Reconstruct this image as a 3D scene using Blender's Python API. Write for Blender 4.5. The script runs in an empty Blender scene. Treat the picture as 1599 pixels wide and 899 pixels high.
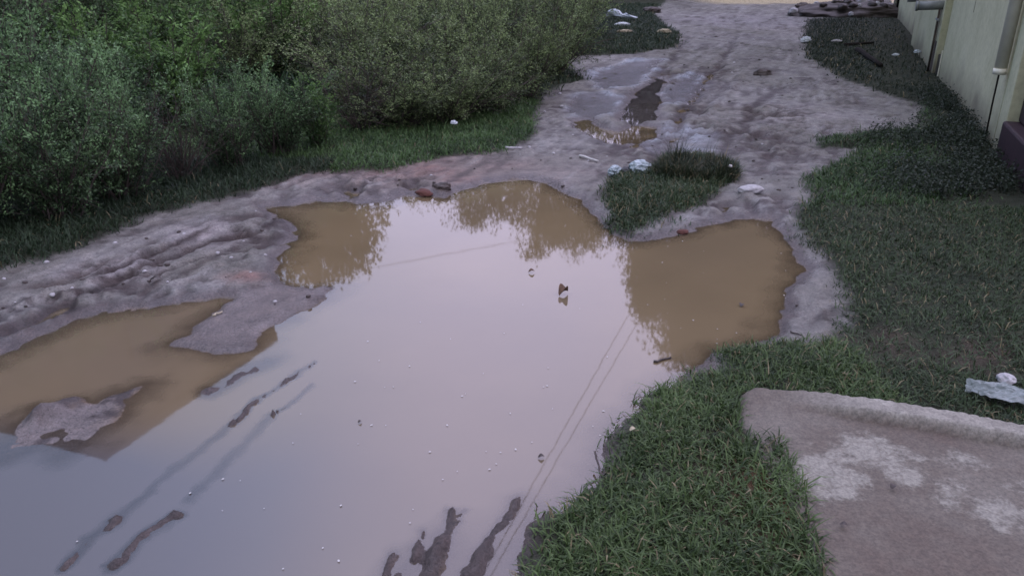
import bpy, math, random
import numpy as np
from mathutils import Vector, Matrix, Euler

random.seed(7)
R = math.radians
scene = bpy.context.scene
C = scene.collection

# ------------------------------------------------------------------ survey of the place
CAM_H, PITCH, FOC = 1.65, R(22.8), 1230.0 / 1599.0      # eye height, tilt, focal length / frame width

def at(px, py, z=0.0):
    """survey note -> ground position in metres (x, y) at height z"""
    a, d = (px - 799.5) / 1599.0, (py - 449.5) / 1599.0
    fw = FOC * math.cos(PITCH) - d * math.sin(PITCH)
    dn = FOC * math.sin(PITCH) + d * math.cos(PITCH)
    t = (CAM_H - z) / dn
    return (a * t, fw * t)

def poly(pts, z=0.0):
    return np.array([at(x, y, z) for x, y in pts], dtype=np.float64)

def mirrored(px, py, dist):
    """a high thing known from its mirror image in the puddle: position at that distance"""
    x, y = at(px, py)
    d = math.hypot(x, y)
    return Vector((x / d * dist, y / d * dist, CAM_H / d * dist - CAM_H))

# ------------------------------------------------------------------ noise (value noise in numpy)
def _h(ix, iy, seed):
    n = (ix.astype(np.int64) * 374761393 + iy.astype(np.int64) * 668265263 + seed * 1442695041) & 0xFFFFFFFF
    n = ((n ^ (n >> 13)) * 1274126177) & 0xFFFFFFFF
    n = ((n ^ (n >> 16)) * 2246822519) & 0xFFFFFFFF
    return ((n ^ (n >> 15)) & 0xFFFFFF) / float(0xFFFFFF)

def vnoise(x, y, seed=0):
    ix, iy = np.floor(x), np.floor(y)
    fx, fy = x - ix, y - iy
    fx = fx * fx * fx * (fx * (fx * 6 - 15) + 10); fy = fy * fy * fy * (fy * (fy * 6 - 15) + 10)
    a, b = _h(ix, iy, seed), _h(ix + 1, iy, seed)
    c, d = _h(ix, iy + 1, seed), _h(ix + 1, iy + 1, seed)
    return (a + (b - a) * fx + (c - a) * fy + (a - b - c + d) * fx * fy) * 2 - 1

def fbm(x, y, scale, octs=4, seed=0, gain=0.5):
    s, amp, tot = 0.0, 1.0, 0.0
    c, sn = math.cos(0.6), math.sin(0.6)
    x, y = x / scale, y / scale
    for o in range(octs):
        s = s + amp * vnoise(x, y, seed + o * 17); tot += amp
        amp *= gain
        x, y = (c * x - sn * y) * 2.03 + 5.2, (sn * x + c * y) * 2.03 + 1.7
    return s / tot

def sstep(a, b, v):
    t = np.clip((v - a) / (b - a), 0, 1)
    return t * t * (3 - 2 * t)

def sdist(P, x, y, limit=3.0):
    """signed distance to a polygon, negative inside; cut off at +limit"""
    out = np.full(x.shape, limit)
    lo, hi = P.min(0) - limit, P.max(0) + limit
    m = (x > lo[0]) & (x < hi[0]) & (y > lo[1]) & (y < hi[1])
    if not m.any(): return out
    px, py = x[m], y[m]
    d2 = np.full(px.shape, 1e9); ins = np.zeros(px.shape, bool)
    for i in range(len(P)):
        ax, ay = P[i]; bx, by = P[(i + 1) % len(P)]
        ex, ey = bx - ax, by - ay
        wx, wy = px - ax, py - ay
        t = np.clip((wx * ex + wy * ey) / (ex * ex + ey * ey + 1e-12), 0, 1)
        d2 = np.minimum(d2, (wx - ex * t) ** 2 + (wy - ey * t) ** 2)
        c = ((ay <= py) != (by <= py))
        with np.errstate(divide='ignore', invalid='ignore'):
            xi = ax + (py - ay) / (by - ay + 1e-15) * ex
        ins ^= c & (px < xi)
    d = np.sqrt(d2); d[ins] *= -1
    out[m] = np.minimum(d, limit)
    return out

def pdist(L, x, y, limit=0.6):
    """distance to a polyline, and the position along it 0..1"""
    out = np.full(x.shape, limit)
    lo, hi = L.min(0) - limit, L.max(0) + limit
    m = (x > lo[0]) & (x < hi[0]) & (y > lo[1]) & (y < hi[1])
    if not m.any(): return out
    px, py = x[m], y[m]; d2 = np.full(px.shape, 1e9)
    for i in range(len(L) - 1):
        ax, ay = L[i]; bx, by = L[i + 1]
        ex, ey = bx - ax, by - ay
        wx, wy = px - ax, py - ay
        t = np.clip((wx * ex + wy * ey) / (ex * ex + ey * ey + 1e-12), 0, 1)
        d2 = np.minimum(d2, (wx - ex * t) ** 2 + (wy - ey * t) ** 2)
    out[m] = np.minimum(np.sqrt(d2), limit)
    return out

# ------------------------------------------------------------------ outlines on the ground
POND = poly([(415,322),(480,318),(560,319),(603,318),(628,306),(690,309),(712,297),(760,286),(830,280),(862,286),(880,298),
    (912,316),(925,335),(945,352),(962,368),(985,377),(1010,376),(1060,364),(1098,347),(1150,342),(1195,345),(1228,372),(1248,395),
    (1238,440),(1234,475),(1224,505),(1186,534),(1140,552),(1108,555),(1085,575),(1060,604),(1000,640),(952,672),(936,720),(942,762),
    (888,798),(846,818),(826,852),(780,905),(770,1060),(300,1200),(-900,1200),(-1500,900),(-900,720),(-300,640),(0,562),(70,522),(180,487),
    (330,463),(362,466),(345,488),(300,515),(268,540),(300,553),(350,557),(385,552),(400,530),(415,512),(432,503),(470,487),
    (515,452),(470,452),(437,447),(430,430),(440,400),(467,375),(455,350)])
BAR = poly([(-40,705),(0,690),(40,660),(75,640),(110,642),(160,622),(228,608),(205,640),(140,690),(105,703),(60,697),(0,716)])
UP1 = poly([(895,190),(920,187),(940,200),(965,205),(1000,199),(1030,200),(1026,214),(985,226),(958,228),(930,216),(915,207),(897,198)])
UP2 = poly([(968,186),(978,165),(1000,142),(1026,122),(1036,124),(1030,150),(1026,175),(1026,193),(1000,197),(972,195)])
UP3 = poly([(898,165),(910,152),(940,150),(962,158),(955,172),(940,184),(912,186)])
UP4 = poly([(930,118),(985,100),(1030,97),(1010,118),(975,140),(940,142),(935,130)])
UP5 = poly([(1040,150),(1060,128),(1090,118),(1085,135),(1065,158),(1045,165)])
SMOOTH = poly([(1000,225),(1035,202),(1060,200),(1090,215),(1100,238),(1040,240)])
FLAT = poly([(268,540),(345,488),(362,466),(430,448),(515,452),(470,487),(432,503),(400,535),(350,557),(300,553)])
GRASS_L = poly([(-900,700),(-200,500),(0,436),(130,395),(250,347),(330,326),(400,305),(470,280),(520,272),(600,273),(700,251),(790,244),
    (842,214),(832,186),(852,152),(918,128),(880,108),(905,92),(990,90),(1060,76),(1062,56),(1035,40),(1018,22),(1040,5),(1060,-20),(700,-40),(-3000,-40),(-6000,100),(-3000,600)])
GRASS_M = poly([(942,285),(960,279),(1018,274),(1038,246),(1100,250),(1148,264),(1160,284),(1140,302),(1104,312),(1082,332),(1042,342),(1012,356),(985,374),(958,366),(946,338),(942,306)])
GRASS_R = poly([(1262,34),(1254,62),(1258,92),(1304,126),(1372,150),(1432,172),(1434,206),(1345,214),(1276,222),(1270,236),(1334,240),(1262,280),(1250,300),
    (1256,322),(1234,345),(1246,384),(1276,402),(1290,440),(1312,462),(1302,500),(1282,538),(1202,547),(1132,553),(1098,588),(1058,606),(962,656),(942,700),(948,764),
    (862,812),(842,850),(800,892),(776,930),(720,1100),(1200,1500),(2600,1200),(2300,500),(1700,260),(1600,180),(1500,100),(1440,50),(1400,30)])
BARE_R = poly([(1300,520),(1360,500),(1460,540),(1599,560),(1599,640),(1450,605),(1330,585)])

BARC = at(85, 648)
SLAB_G = poly([(1163,618),(1178,610),(1260,618),(1599,677),(2300,786),(2300,1300),(1400,1300),(1300,1000),(1290,899),(1262,800),(1215,720),(1185,665)], .09)
ruts = [  # (polyline, half width, height, kind) ridges of mud left by the tyres
    (poly([(100,885),(140,838),(175,815)]), .020, .034),
    (poly([(175,885),(225,838),(272,806)]), .024, .042),
    (poly([(362,662),(400,625),(440,600),(490,566)]), .016, .034),
    (poly([(425,648),(468,618),(488,600)]), .013, .026),
    (poly([(175,815),(270,735),(362,662)]), .02, .014),
    (poly([(300,775),(360,715),(425,648)]), .025, .014),
    (poly([(600,895),(615,862)]), .018, .036),
    (poly([(648,868),(660,830)]), .014, .034),
    (poly([(672,900),(690,850),(706,800)]), .022, .040),
    (poly([(716,818),(728,798)]), .010, .034),
    (poly([(735,895),(775,830),(806,785)]), .022, .044),
    (poly([(560,960),(640,890),(690,850)]), .06, .020),
    (poly([(700,940),(760,880),(850,840)]), .06, .018),
    (poly([(455,470),(490,457),(515,450)]), .02, .030),
    (poly([(450,485),(478,475),(500,466)]), .02, .030),
    (poly([(60,655),(85,645),(110,632)]), .04, .045),
    (poly([(330,610),(380,580),(420,565)]), .05, .030),
]
bank_ruts = [  # furrows and ridges on the drying bank: (line, half width, height)
    (poly([(0,535),(120,475),(230,420),(330,385),(460,350)]), .035, -.030),
    (poly([(0,500),(110,455),(225,405),(320,370),(440,340)]), .030, .028),
    (poly([(60,470),(150,440),(250,400),(330,365)]), .022, -.022),
    (poly([(0,560),(140,500),(300,440),(450,400)]), .025, .022),
    (poly([(230,440),(330,405),(465,378)]), .02, -.022),
    (poly([(1030,265),(1060,190),(1095,140),(1130,95),(1150,60)]), .06, -.035),
    (poly([(1000,235),(985,180),(1010,140),(1040,105),(1075,60)]), .05, -.030),
    (poly([(960,235),(945,180),(960,140),(1000,100)]), .05, .030),
    (poly([(1085,215),(1110,180),(1160,120)]), .05, .035),
    (poly([(1060,175),(1085,140),(1120,118),(1150,115)]), .035, -.035),
    (poly([(1120,250),(1160,200),(1215,130)]), .06, -.015),
    (poly([(1060,62),(1120,68),(1200,78),(1255,86)]), .045, -.07),
    (poly([(1180,330),(1165,310),(1150,298)]), .05, .03),
]
pits = [  # trodden, churned spots: (centre, radius)
    (at(1202,240), .30), (at(1203,180), .34), (at(1185,215), .25), (at(1090,175), .25), (at(940,165), .5), (at(1050,120), .5),
    (at(1060,130), .4), (at(1000,240), .3), (at(560,300), .25), (at(640,290), .2), (at(85,650), .14), (at(1200,325), .2),
    (at(1085,205), .4), (at(960,120), .6), (at(430,355), .25), (at(100,500), .35), (at(480,465), .16), (at(1110,330), .2),
]

def layers(x, y):
    """everything known about the ground at (x, y): a dict of fields"""
    wx = x + .065 * fbm(x, y, .35, 3, 11) + .026 * fbm(x, y, .08, 3, 12)
    wy = y + .090 * fbm(x, y, .35, 3, 21) + .036 * fbm(x, y, .08, 3, 22)
    far = sstep(5, 14, y)
    d = sdist(POND, wx, wy, 4.0)
    dbar = sdist(BAR, wx, wy, 1.0)
    d1 = np.minimum.reduce([sdist(P, wx, wy, 2.0) for P in (UP1, UP2)])
    d2 = np.minimum.reduce([sdist(P, wx, wy, 2.0) for P in (UP3, UP4, UP5)])
    gl, gm, gr = sdist(GRASS_L, wx, wy, 4.0), sdist(GRASS_M, wx, wy, 2.0), sdist(GRASS_R, wx, wy, 4.0)
    g = np.minimum.reduce([gl, gm, gr])
    # base surface
    h = .035 + .012 * fbm(x, y, 1.1, 3, 3) + .004 * np.clip(y - 8, 0, 60) * .3
    mud = 1 - sstep(-.15, .05, -g)
    rough = .013 * fbm(x, y, .20, 4, 5) + .008 * fbm(x, y, .055, 3, 6) + .016 * sstep(.25, .55, fbm(x, y, .085, 3, 7)) - .014 * sstep(.2, .5, -fbm(x, y, .13, 3, 13))
    du, dv = x * .93 - y * .36, x * .36 + y * .93
    rough = rough + .011 * fbm(du / .07, dv / .62, 1.0, 4, 15) + .010 * fbm(du / .03, dv / .2, 1.0, 3, 16)
    rough = rough * (.30 + 1.0 * sstep(-.25, .35, fbm(x, y, 1.0, 3, 19))) + .020 * far * fbm(x, y, .55, 3, 9)
    churn = np.zeros(x.shape)
    for (cx, cy), r in pits:
        churn = np.maximum(churn, np.exp(-((x - cx) ** 2 + ((y - cy) / 1.25) ** 2) / (r * r)))
    rough = rough + churn * (.085 * fbm(x, y, .15, 4, 31) - .012)
    h = h + rough * (.45 + .55 * mud)
    rutd = np.zeros(x.shape)
    for L, w, a in bank_ruts:
        if a < 0: rutd = np.maximum(rutd, np.exp(-(pdist(L, wx, wy, w * 4) / (w * .9)) ** 2))
        dd = pdist(L, wx, wy, w * 4)
        h = h + 1.35 * a * np.exp(-(dd / w) ** 2) * (.65 + .5 * fbm(x, y, .2, 2, 44))
    # grassed ground stands a little higher
    h = h + sstep(.0, .30, -g) * (.045 + .02 * fbm(x, y, .5, 3, 8))
    h = h + sstep(.0, .25, -gm) * .03
    # puddle basins
    bank = .018 + .21 * np.clip(d, 0, .25)
    inside = -.006 - .12 * np.clip(-d, 0, .35) + .005 * fbm(x, y, .12, 3, 61)
    k = sstep(-.05, .07, d)
    h = inside * (1 - k) + (np.minimum(h, bank * .9 + rough * .5)) * k
    h = np.where(dbar < .15, np.maximum(h, -.004 + .010 * fbm(x, y, .09, 3, 64) + .022 * np.exp(-((x - BARC[0]) ** 2 + (y - BARC[1]) ** 2) / .005) * (1 + fbm(x, y, .03, 2, 65)) - .16 * np.clip(dbar, -.03, .15)), h)
    k1 = sstep(-.06, .10, d1)
    h = (-.012 + .010 * fbm(x, y, .2, 3, 71)) * (1 - k1) + h * k1
    k2 = sstep(-.10, .14, d2)
    h = (.006 + .012 * fbm(x, y, .22, 3, 72)) * (1 - k2) + h * k2
    # the flat apron of wet mud between the two pools
    df = sdist(FLAT, wx, wy, 1.0)
    h = np.where(df < 0, np.clip(h, .006, .016) + .004 * fbm(x, y, .1, 3, 77), h)
    # tyre ridges standing in the water
    ridge = np.zeros(x.shape)
    for L, w, a in ruts:
        dd = pdist(L, x + .018 * fbm(x, y, .05, 3, 81), y + .024 * fbm(x, y, .06, 3, 82), w * 5)
        up = np.exp(-(dd / (w * 1.2)) ** 2) * .86
        tread = .92 + .26 * fbm(x, y, .05, 3, 83) + .22 * fbm(x, y, .016, 2, 85)
        base = np.exp(-(dd / (w * 2.6)) ** 2)
        h = np.where(dd < w * 4.9, np.maximum(h, h * (1 - base) + base * (-.016)), h)
        h = h + a * .88 * up * tread * (.72 + .50 * sstep(-.25, .3, fbm(x, y, .14, 2, 84)))
        ridge = np.maximum(ridge, up)
    sl = sdist(SLAB_G, x, y, 1.0)
    h = np.where(sl < .0, np.minimum(h, .03), h)
    return dict(h=h, d=d, d1=d1, d2=d2, g=g, gl=gl, gm=gm, gr=gr, churn=churn, ridge=ridge, df=df, dbar=dbar, rut=rutd)

def ground_h(x, y):
    x, y = np.atleast_1d(np.asarray(x, float)), np.atleast_1d(np.asarray(y, float))
    return layers(x, y)['h']

def gz(x, y): return float(ground_h(x, y)[0])

# ------------------------------------------------------------------ materials
def mat(name):
    m = bpy.data.materials.new(name); m.use_nodes = True
    nt = m.node_tree; b = nt.nodes['Principled BSDF']
    return m, nt, b

def N(nt, typ, **kw):
    n = nt.nodes.new(typ)
    for k, v in kw.items():
        if hasattr(n, k): setattr(n, k, v)
        else: n.inputs[k.replace('_', ' ')].default_value = v
    return n

def noise_node(nt, scale, detail=6, rough=.6, coord=None):
    tc = nt.nodes.new('ShaderNodeTexCoord')
    n = nt.nodes.new('ShaderNodeTexNoise')
    n.inputs['Scale'].default_value = scale; n.inputs['Detail'].default_value = detail; n.inputs['Roughness'].default_value = rough
    nt.links.new(tc.outputs[coord or 'Object'], n.inputs['Vector'])
    return n

def ramp(nt, src, stops):
    r = nt.nodes.new('ShaderNodeValToRGB')
    while len(r.color_ramp.elements) < len(stops): r.color_ramp.elements.new(.5)
    for e, (p, c) in zip(r.color_ramp.elements, stops):
        e.position = p; e.color = (*c, 1) if len(c) == 3 else c
    nt.links.new(src, r.inputs['Fac'])
    return r

def bump(nt, src, b, strength, dist):
    bm_ = nt.nodes.new('ShaderNodeBump'); bm_.inputs['Strength'].default_value = strength; bm_.inputs['Distance'].default_value = dist
    nt.links.new(src, bm_.inputs['Height']); nt.links.new(bm_.outputs['Normal'], b.inputs['Normal'])
    return bm_

def speckled(name, c0, c1, scale=30, rough=.8, bumpd=.002, strength=.5, spec=.3):
    m, nt, b = mat(name)
    n = noise_node(nt, scale)
    r = ramp(nt, n.outputs['Fac'], [(.3, c0), (.7, c1)])
    nt.links.new(r.outputs['Color'], b.inputs['Base Color'])
    b.inputs['Roughness'].default_value = rough; b.inputs['Specular IOR Level'].default_value = spec
    n2 = noise_node(nt, scale * 3)
    bump(nt, n2.outputs['Fac'], b, strength, bumpd)
    return m

def mat_ground():
    m, nt, b = mat('muddy_ground')
    a = nt.nodes.new('ShaderNodeAttribute'); a.attribute_name = 'soil'
    w = nt.nodes.new('ShaderNodeAttribute'); w.attribute_name = 'wet'
    n1 = noise_node(nt, 9, 8, .65); n2 = noise_node(nt, 70, 6, .7); n3 = noise_node(nt, 190, 4, .65)
    r1 = ramp(nt, n1.outputs['Fac'], [(.30, (.66,) * 3), (.5, (1, 1, 1)), (.74, (1.34, 1.3, 1.26))])
    r2 = ramp(nt, n2.outputs['Fac'], [(.30, (.42,) * 3), (.46, (.95,) * 3), (.58, (1.08,) * 3), (.72, (1.5,) * 3)])
    x1 = N(nt, 'ShaderNodeMix', data_type='RGBA', blend_type='MULTIPLY'); x1.inputs[0].default_value = 1
    x2 = N(nt, 'ShaderNodeMix', data_type='RGBA', blend_type='MULTIPLY'); x2.inputs[0].default_value = 1
    nt.links.new(a.outputs['Color'], x1.inputs[6]); nt.links.new(r1.outputs['Color'], x1.inputs[7])
    nt.links.new(x1.outputs[2], x2.inputs[6]); nt.links.new(r2.outputs['Color'], x2.inputs[7])
    r3 = ramp(nt, n3.outputs['Fac'], [(.33, (.45,) * 3), (.45, (.97,) * 3), (.58, (1.05,) * 3), (.68, (1.55,) * 3)])
    x3 = N(nt, 'ShaderNodeMix', data_type='RGBA', blend_type='MULTIPLY'); x3.inputs[0].default_value = .8
    nt.links.new(x2.outputs[2], x3.inputs[6]); nt.links.new(r3.outputs['Color'], x3.inputs[7])
    nt.links.new(x3.outputs[2], b.inputs['Base Color'])
    # wetness -> roughness, broken up by noise
    mx = N(nt, 'ShaderNodeMath', operation='MULTIPLY_ADD'); mx.inputs[1].default_value = .5; mx.inputs[2].default_value = -.25
    nt.links.new(n1.outputs['Fac'], mx.inputs[0])
    ad = N(nt, 'ShaderNodeMath', operation='ADD'); nt.links.new(w.outputs['Fac'], ad.inputs[0]); nt.links.new(mx.outputs[0], ad.inputs[1])
    mr = N(nt, 'ShaderNodeMapRange'); mr.inputs['From Min'].default_value = 0; mr.inputs['From Max'].default_value = 1
    mr.inputs['To Min'].default_value = .85; mr.inputs['To Max'].default_value = .16
    nt.links.new(ad.outputs[0], mr.inputs['Value']); nt.links.new(mr.outputs[0], b.inputs['Roughness'])
    b.inputs['Specular IOR Level'].default_value = .5
    sr = N(nt, 'ShaderNodeMapRange'); sr.inputs['To Min'].default_value = .12; sr.inputs['To Max'].default_value = .5
    nt.links.new(w.outputs['Fac'], sr.inputs['Value']); nt.links.new(sr.outputs[0], b.inputs['Specular IOR Level'])
    sm = N(nt, 'ShaderNodeMath', operation='MULTIPLY_ADD'); sm.inputs[1].default_value = .5
    nt.links.new(n3.outputs['Fac'], sm.inputs[0]); nt.links.new(n2.outputs['Fac'], sm.inputs[2])
    bump(nt, sm.outputs[0], b, .8, .012)
    return m

def mat_water():
    m = bpy.data.materials.new('turbid_water'); m.use_nodes = True
    nt = m.node_tree; nt.nodes.clear()
    out = nt.nodes.new('ShaderNodeOutputMaterial')
    dep = nt.nodes.new('ShaderNodeAttribute'); dep.attribute_name = 'depth'
    tc = nt.nodes.new('ShaderNodeTexCoord')
    n = nt.nodes.new('ShaderNodeTexNoise'); n.inputs['Scale'].default_value = 1.6; n.inputs['Detail'].default_value = 5
    nt.links.new(tc.outputs['Object'], n.inputs['Vector'])
    col = ramp(nt, n.outputs['Fac'], [(.3, WATER_A), (.7, WATER_B)])
    shade_sil = nt.nodes.new('ShaderNodeAttribute'); shade_sil.attribute_name = 'shade_silt'
    gm_ = N(nt, 'ShaderNodeMix', data_type='RGBA'); nt.links.new(shade_sil.outputs['Fac'], gm_.inputs[0]); nt.links.new(col.outputs['Color'], gm_.inputs[6]); gm_.inputs[7].default_value = (.086, .076, .070, 1)  # body colour greyed where dimming is painted in, and in the silty rut
    dif = nt.nodes.new('ShaderNodeBsdfDiffuse'); nt.links.new(gm_.outputs[2], dif.inputs['Color'])
    tr = nt.nodes.new('ShaderNodeBsdfTransparent'); tr.inputs['Color'].default_value = (.97, .95, .92, 1)
    body = nt.nodes.new('ShaderNodeMixShader')
    mr = N(nt, 'ShaderNodeMapRange', interpolation_type='SMOOTHSTEP'); mr.inputs['From Min'].default_value = -.002; mr.inputs['From Max'].default_value = .028
    mr.inputs['To Min'].default_value = .35; mr.inputs['To Max'].default_value = 1.0
    nt.links.new(dep.outputs['Fac'], mr.inputs['Value'])
    nt.links.new(mr.outputs[0], body.inputs[0]); nt.links.new(tr.outputs[0], body.inputs[1]); nt.links.new(dif.outputs[0], body.inputs[2])
    gl = nt.nodes.new('ShaderNodeBsdfGlossy'); gl.inputs['Roughness'].default_value = .028
    fr = nt.nodes.new('ShaderNodeFresnel'); fr.inputs['IOR'].default_value = WATER_IOR
    rip = nt.nodes.new('ShaderNodeTexNoise'); rip.inputs['Scale'].default_value = 7; rip.inputs['Detail'].default_value = 3
    nt.links.new(tc.outputs['Object'], rip.inputs['Vector'])
    bp = nt.nodes.new('ShaderNodeBump'); bp.inputs['Strength'].default_value = .10; bp.inputs['Distance'].default_value = .0012
    nt.links.new(rip.outputs['Fac'], bp.inputs['Height'])
    nt.links.new(bp.outputs[0], gl.inputs['Normal']); nt.links.new(bp.outputs[0], fr.inputs['Normal'])
    top = nt.nodes.new('ShaderNodeMixShader')
    nt.links.new(fr.outputs[0], top.inputs[0]); nt.links.new(body.outputs[0], top.inputs[1]); nt.links.new(gl.outputs[0], top.inputs[2])
    nt.links.new(top.outputs[0], out.inputs['Surface'])
    return m

def mat_leaf(name, tint=(1, 1, 1), rough=.55, trans=.25):
    """foliage: colour of each leaf comes from the mesh, a little light comes through"""
    m, nt, b = mat(name)
    a = nt.nodes.new('ShaderNodeAttribute'); a.attribute_name = 'leaf'
    x = N(nt, 'ShaderNodeMix', data_type='RGBA', blend_type='MULTIPLY'); x.inputs[0].default_value = 1
    x.inputs[7].default_value = (*tint, 1)
    nt.links.new(a.outputs['Color'], x.inputs[6]); nt.links.new(x.outputs[2], b.inputs['Base Color'])
    b.inputs['Roughness'].default_value = rough; b.inputs['Specular IOR Level'].default_value = .25
    t = nt.nodes.new('ShaderNodeBsdfTranslucent'); nt.links.new(x.outputs[2], t.inputs['Color'])
    mx = nt.nodes.new('ShaderNodeMixShader'); mx.inputs[0].default_value = trans
    nt.links.new(b.outputs[0], mx.inputs[1]); nt.links.new(t.outputs[0], mx.inputs[2])
    nt.links.new(mx.outputs[0], nt.nodes['Material Output'].inputs['Surface'])
    return m

WATER_A, WATER_B, WATER_IOR = (.148, .110, .060), (.172, .128, .070), 1.72
M_ground = mat_ground(); M_water = mat_water()
M_grass = mat_leaf('grass_blades'); M_leaf = mat_leaf('shrub_leaves', trans=.28); M_tree = mat_leaf('tree_leaves', trans=.3)
M_bark = speckled('bark', (.035, .028, .022), (.09, .075, .06), 25, .9)
M_twig = speckled('twig', (.04, .032, .026), (.10, .08, .065), 40, .9)
M_plastic = speckled('dirty_white_plastic', (.38, .42, .43), (.64, .68, .69), 25, .35, .004, .6, .5)
M_plastic_b = speckled('bluish_plastic', (.24, .30, .31), (.42, .48, .49), 18, .35, .006, .8, .5)
M_black = speckled('black_plastic', (.012, .012, .013), (.03, .03, .03), 30, .4)
M_brick = speckled('red_brick', (.07, .03, .024), (.13, .055, .042), 40, .9, .003)
M_clod = speckled('wet_clod', (.035, .028, .024), (.085, .066, .056), 40, .6, .004)
M_stone = speckled('pale_stone', (.26, .25, .25), (.48, .46, .45), 30, .85, .003)
M_deadleaf = speckled('dead_leaf', (.06, .035, .02), (.16, .09, .05), 40, .7)
M_straw = speckled('straw', (.30, .25, .16), (.48, .42, .30), 40, .8)
M_petal = speckled('pale_petal', (.40, .38, .35), (.58, .56, .52), 60, .6)
M_cable = speckled('cable_black', (.01, .01, .01), (.02, .02, .02), 60, .5)
M_pvc = speckled('old_pvc', (.66, .62, .48), (.82, .78, .62), 7, .45, .001, .3, .5)
M_pvc_g = speckled('grey_pvc', (.16, .17, .16), (.26, .27, .25), 12, .5, .001)
M_iron = speckled('dark_iron', (.012, .010, .009), (.03, .025, .022), 40, .95, spec=.1)

# ------------------------------------------------------------------ mesh helpers
def big_mesh(name, V, quads=None, tris=None, attr=None, smooth=False):
    """fast mesh from numpy arrays; attr: {name: per-vertex (n,3) or (n,)}"""
    me = bpy.data.meshes.new(name)
    V = np.asarray(V, np.float32)
    nq = 0 if quads is None else len(quads); nt_ = 0 if tris is None else len(tris)
    me.vertices.add(len(V)); me.vertices.foreach_set('co', V.ravel())
    idx = []
    if nq: idx.append(np.asarray(quads, np.int32).ravel())
    if nt_: idx.append(np.asarray(tris, np.int32).ravel())
    idx = np.concatenate(idx)
    me.loops.add(len(idx)); me.loops.foreach_set('vertex_index', idx)
    starts = np.concatenate([np.arange(nq) * 4, nq * 4 + np.arange(nt_) * 3]).astype(np.int32)
    me.polygons.add(nq + nt_); me.polygons.foreach_set('loop_start', starts)
    me.polygons.foreach_set('use_smooth', np.full(nq + nt_, smooth))
    me.update(calc_edges=True)
    for k, v in (attr or {}).items():
        v = np.asarray(v, np.float32)
        if v.ndim == 1:
            at_ = me.attributes.new(k, 'FLOAT', 'POINT'); at_.data.foreach_set('value', v)
        else:
            at_ = me.attributes.new(k, 'FLOAT_COLOR', 'POINT')
            at_.data.foreach_set('color', np.concatenate([v, np.ones((len(v), 1), np.float32)], 1).ravel())
    me.validate()
    return me

def link(name, me, m=None, parent=None, loc=None):
    o = bpy.data.objects.new(name, me); C.objects.link(o)
    if m and me is not None and not me.materials: me.materials.append(m)
    if parent is not None: o.parent = parent
    if loc is not None: o.location = loc
    return o

def tag(o, label=None, cat=None, group=None, kind=None):
    if label: o['label'] = label
    if cat: o['category'] = cat
    if group: o['group'] = group
    if kind: o['kind'] = kind
    return o

def empty(name, loc, rz=0.0):
    o = bpy.data.objects.new(name, None); C.objects.link(o); o.location = loc; o.rotation_euler.z = rz; o.empty_display_size = .2
    return o

class MB:
    """collects simple shapes into one mesh"""
    def __init__(s): s.v, s.f = [], []
    def add(s, vs, fs):
        b = len(s.v); s.v += [tuple(v) for v in vs]; s.f += [tuple(i + b for i in f) for f in fs]
    def tube(s, pts, radii, n=8, cap=True):
        pts = [Vector(p) for p in pts]; rings = []
        if not hasattr(radii, '__len__'): radii = [radii] * len(pts)
        up = Vector((0, 0, 1)); vs = []
        for i, p in enumerate(pts):
            t = (pts[min(i + 1, len(pts) - 1)] - pts[max(i - 1, 0)]).normalized()
            a = t.cross(up if abs(t.z) < .9 else Vector((1, 0, 0))).normalized(); b = t.cross(a)
            for k in range(n):
                q = 2 * math.pi * k / n
                vs.append(p + (a * math.cos(q) + b * math.sin(q)) * radii[i])
        fs = []
        for i in range(len(pts) - 1):
            for k in range(n):
                fs.append((i * n + k, i * n + (k + 1) % n, (i + 1) * n + (k + 1) % n, (i + 1) * n + k))
        if cap: fs += [tuple(range(n))[::-1], tuple(range((len(pts) - 1) * n, len(pts) * n))]
        s.add(vs, fs)
    def prism(s, P, z0, z1):
        """vertical prism over a ccw outline; z0, z1 numbers"""
        n = len(P)
        vs = [(x, y, z0) for x, y in P] + [(x, y, z1) for x, y in P]
        fs = [tuple(range(n))[::-1], tuple(range(n, 2 * n))] + [(i, (i + 1) % n, n + (i + 1) % n, n + i) for i in range(n)]
        s.add(vs, fs)
    def box(s, c, u, v, w):
        c, u, v, w = map(Vector, (c, u, v, w)); vs = []
        for a in (-1, 1):
            for b in (-1, 1):
                for d in (-1, 1): vs.append(c + u * a + v * b + w * d)
        s.add(vs, [(0, 1, 3, 2), (4, 6, 7, 5), (0, 4, 5, 1), (2, 3, 7, 6), (0, 2, 6, 4), (1, 5, 7, 3)])
    def build(s, name, m, parent=None, bevel=0, smooth=False, loc=None):
        me = bpy.data.meshes.new(name); me.from_pydata(s.v, [], s.f); me.materials.append(m)
        import bmesh
        bm = bmesh.new(); bm.from_mesh(me); bmesh.ops.recalc_face_normals(bm, faces=bm.faces)
        if bevel: bmesh.ops.bevel(bm, geom=list(bm.edges), offset=bevel, segments=2, affect='EDGES', profile=.5)
        if smooth:
            for f in bm.faces: f.smooth = True
        bm.to_mesh(me); bm.free()
        return link(name, me, None, parent, loc)

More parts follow.
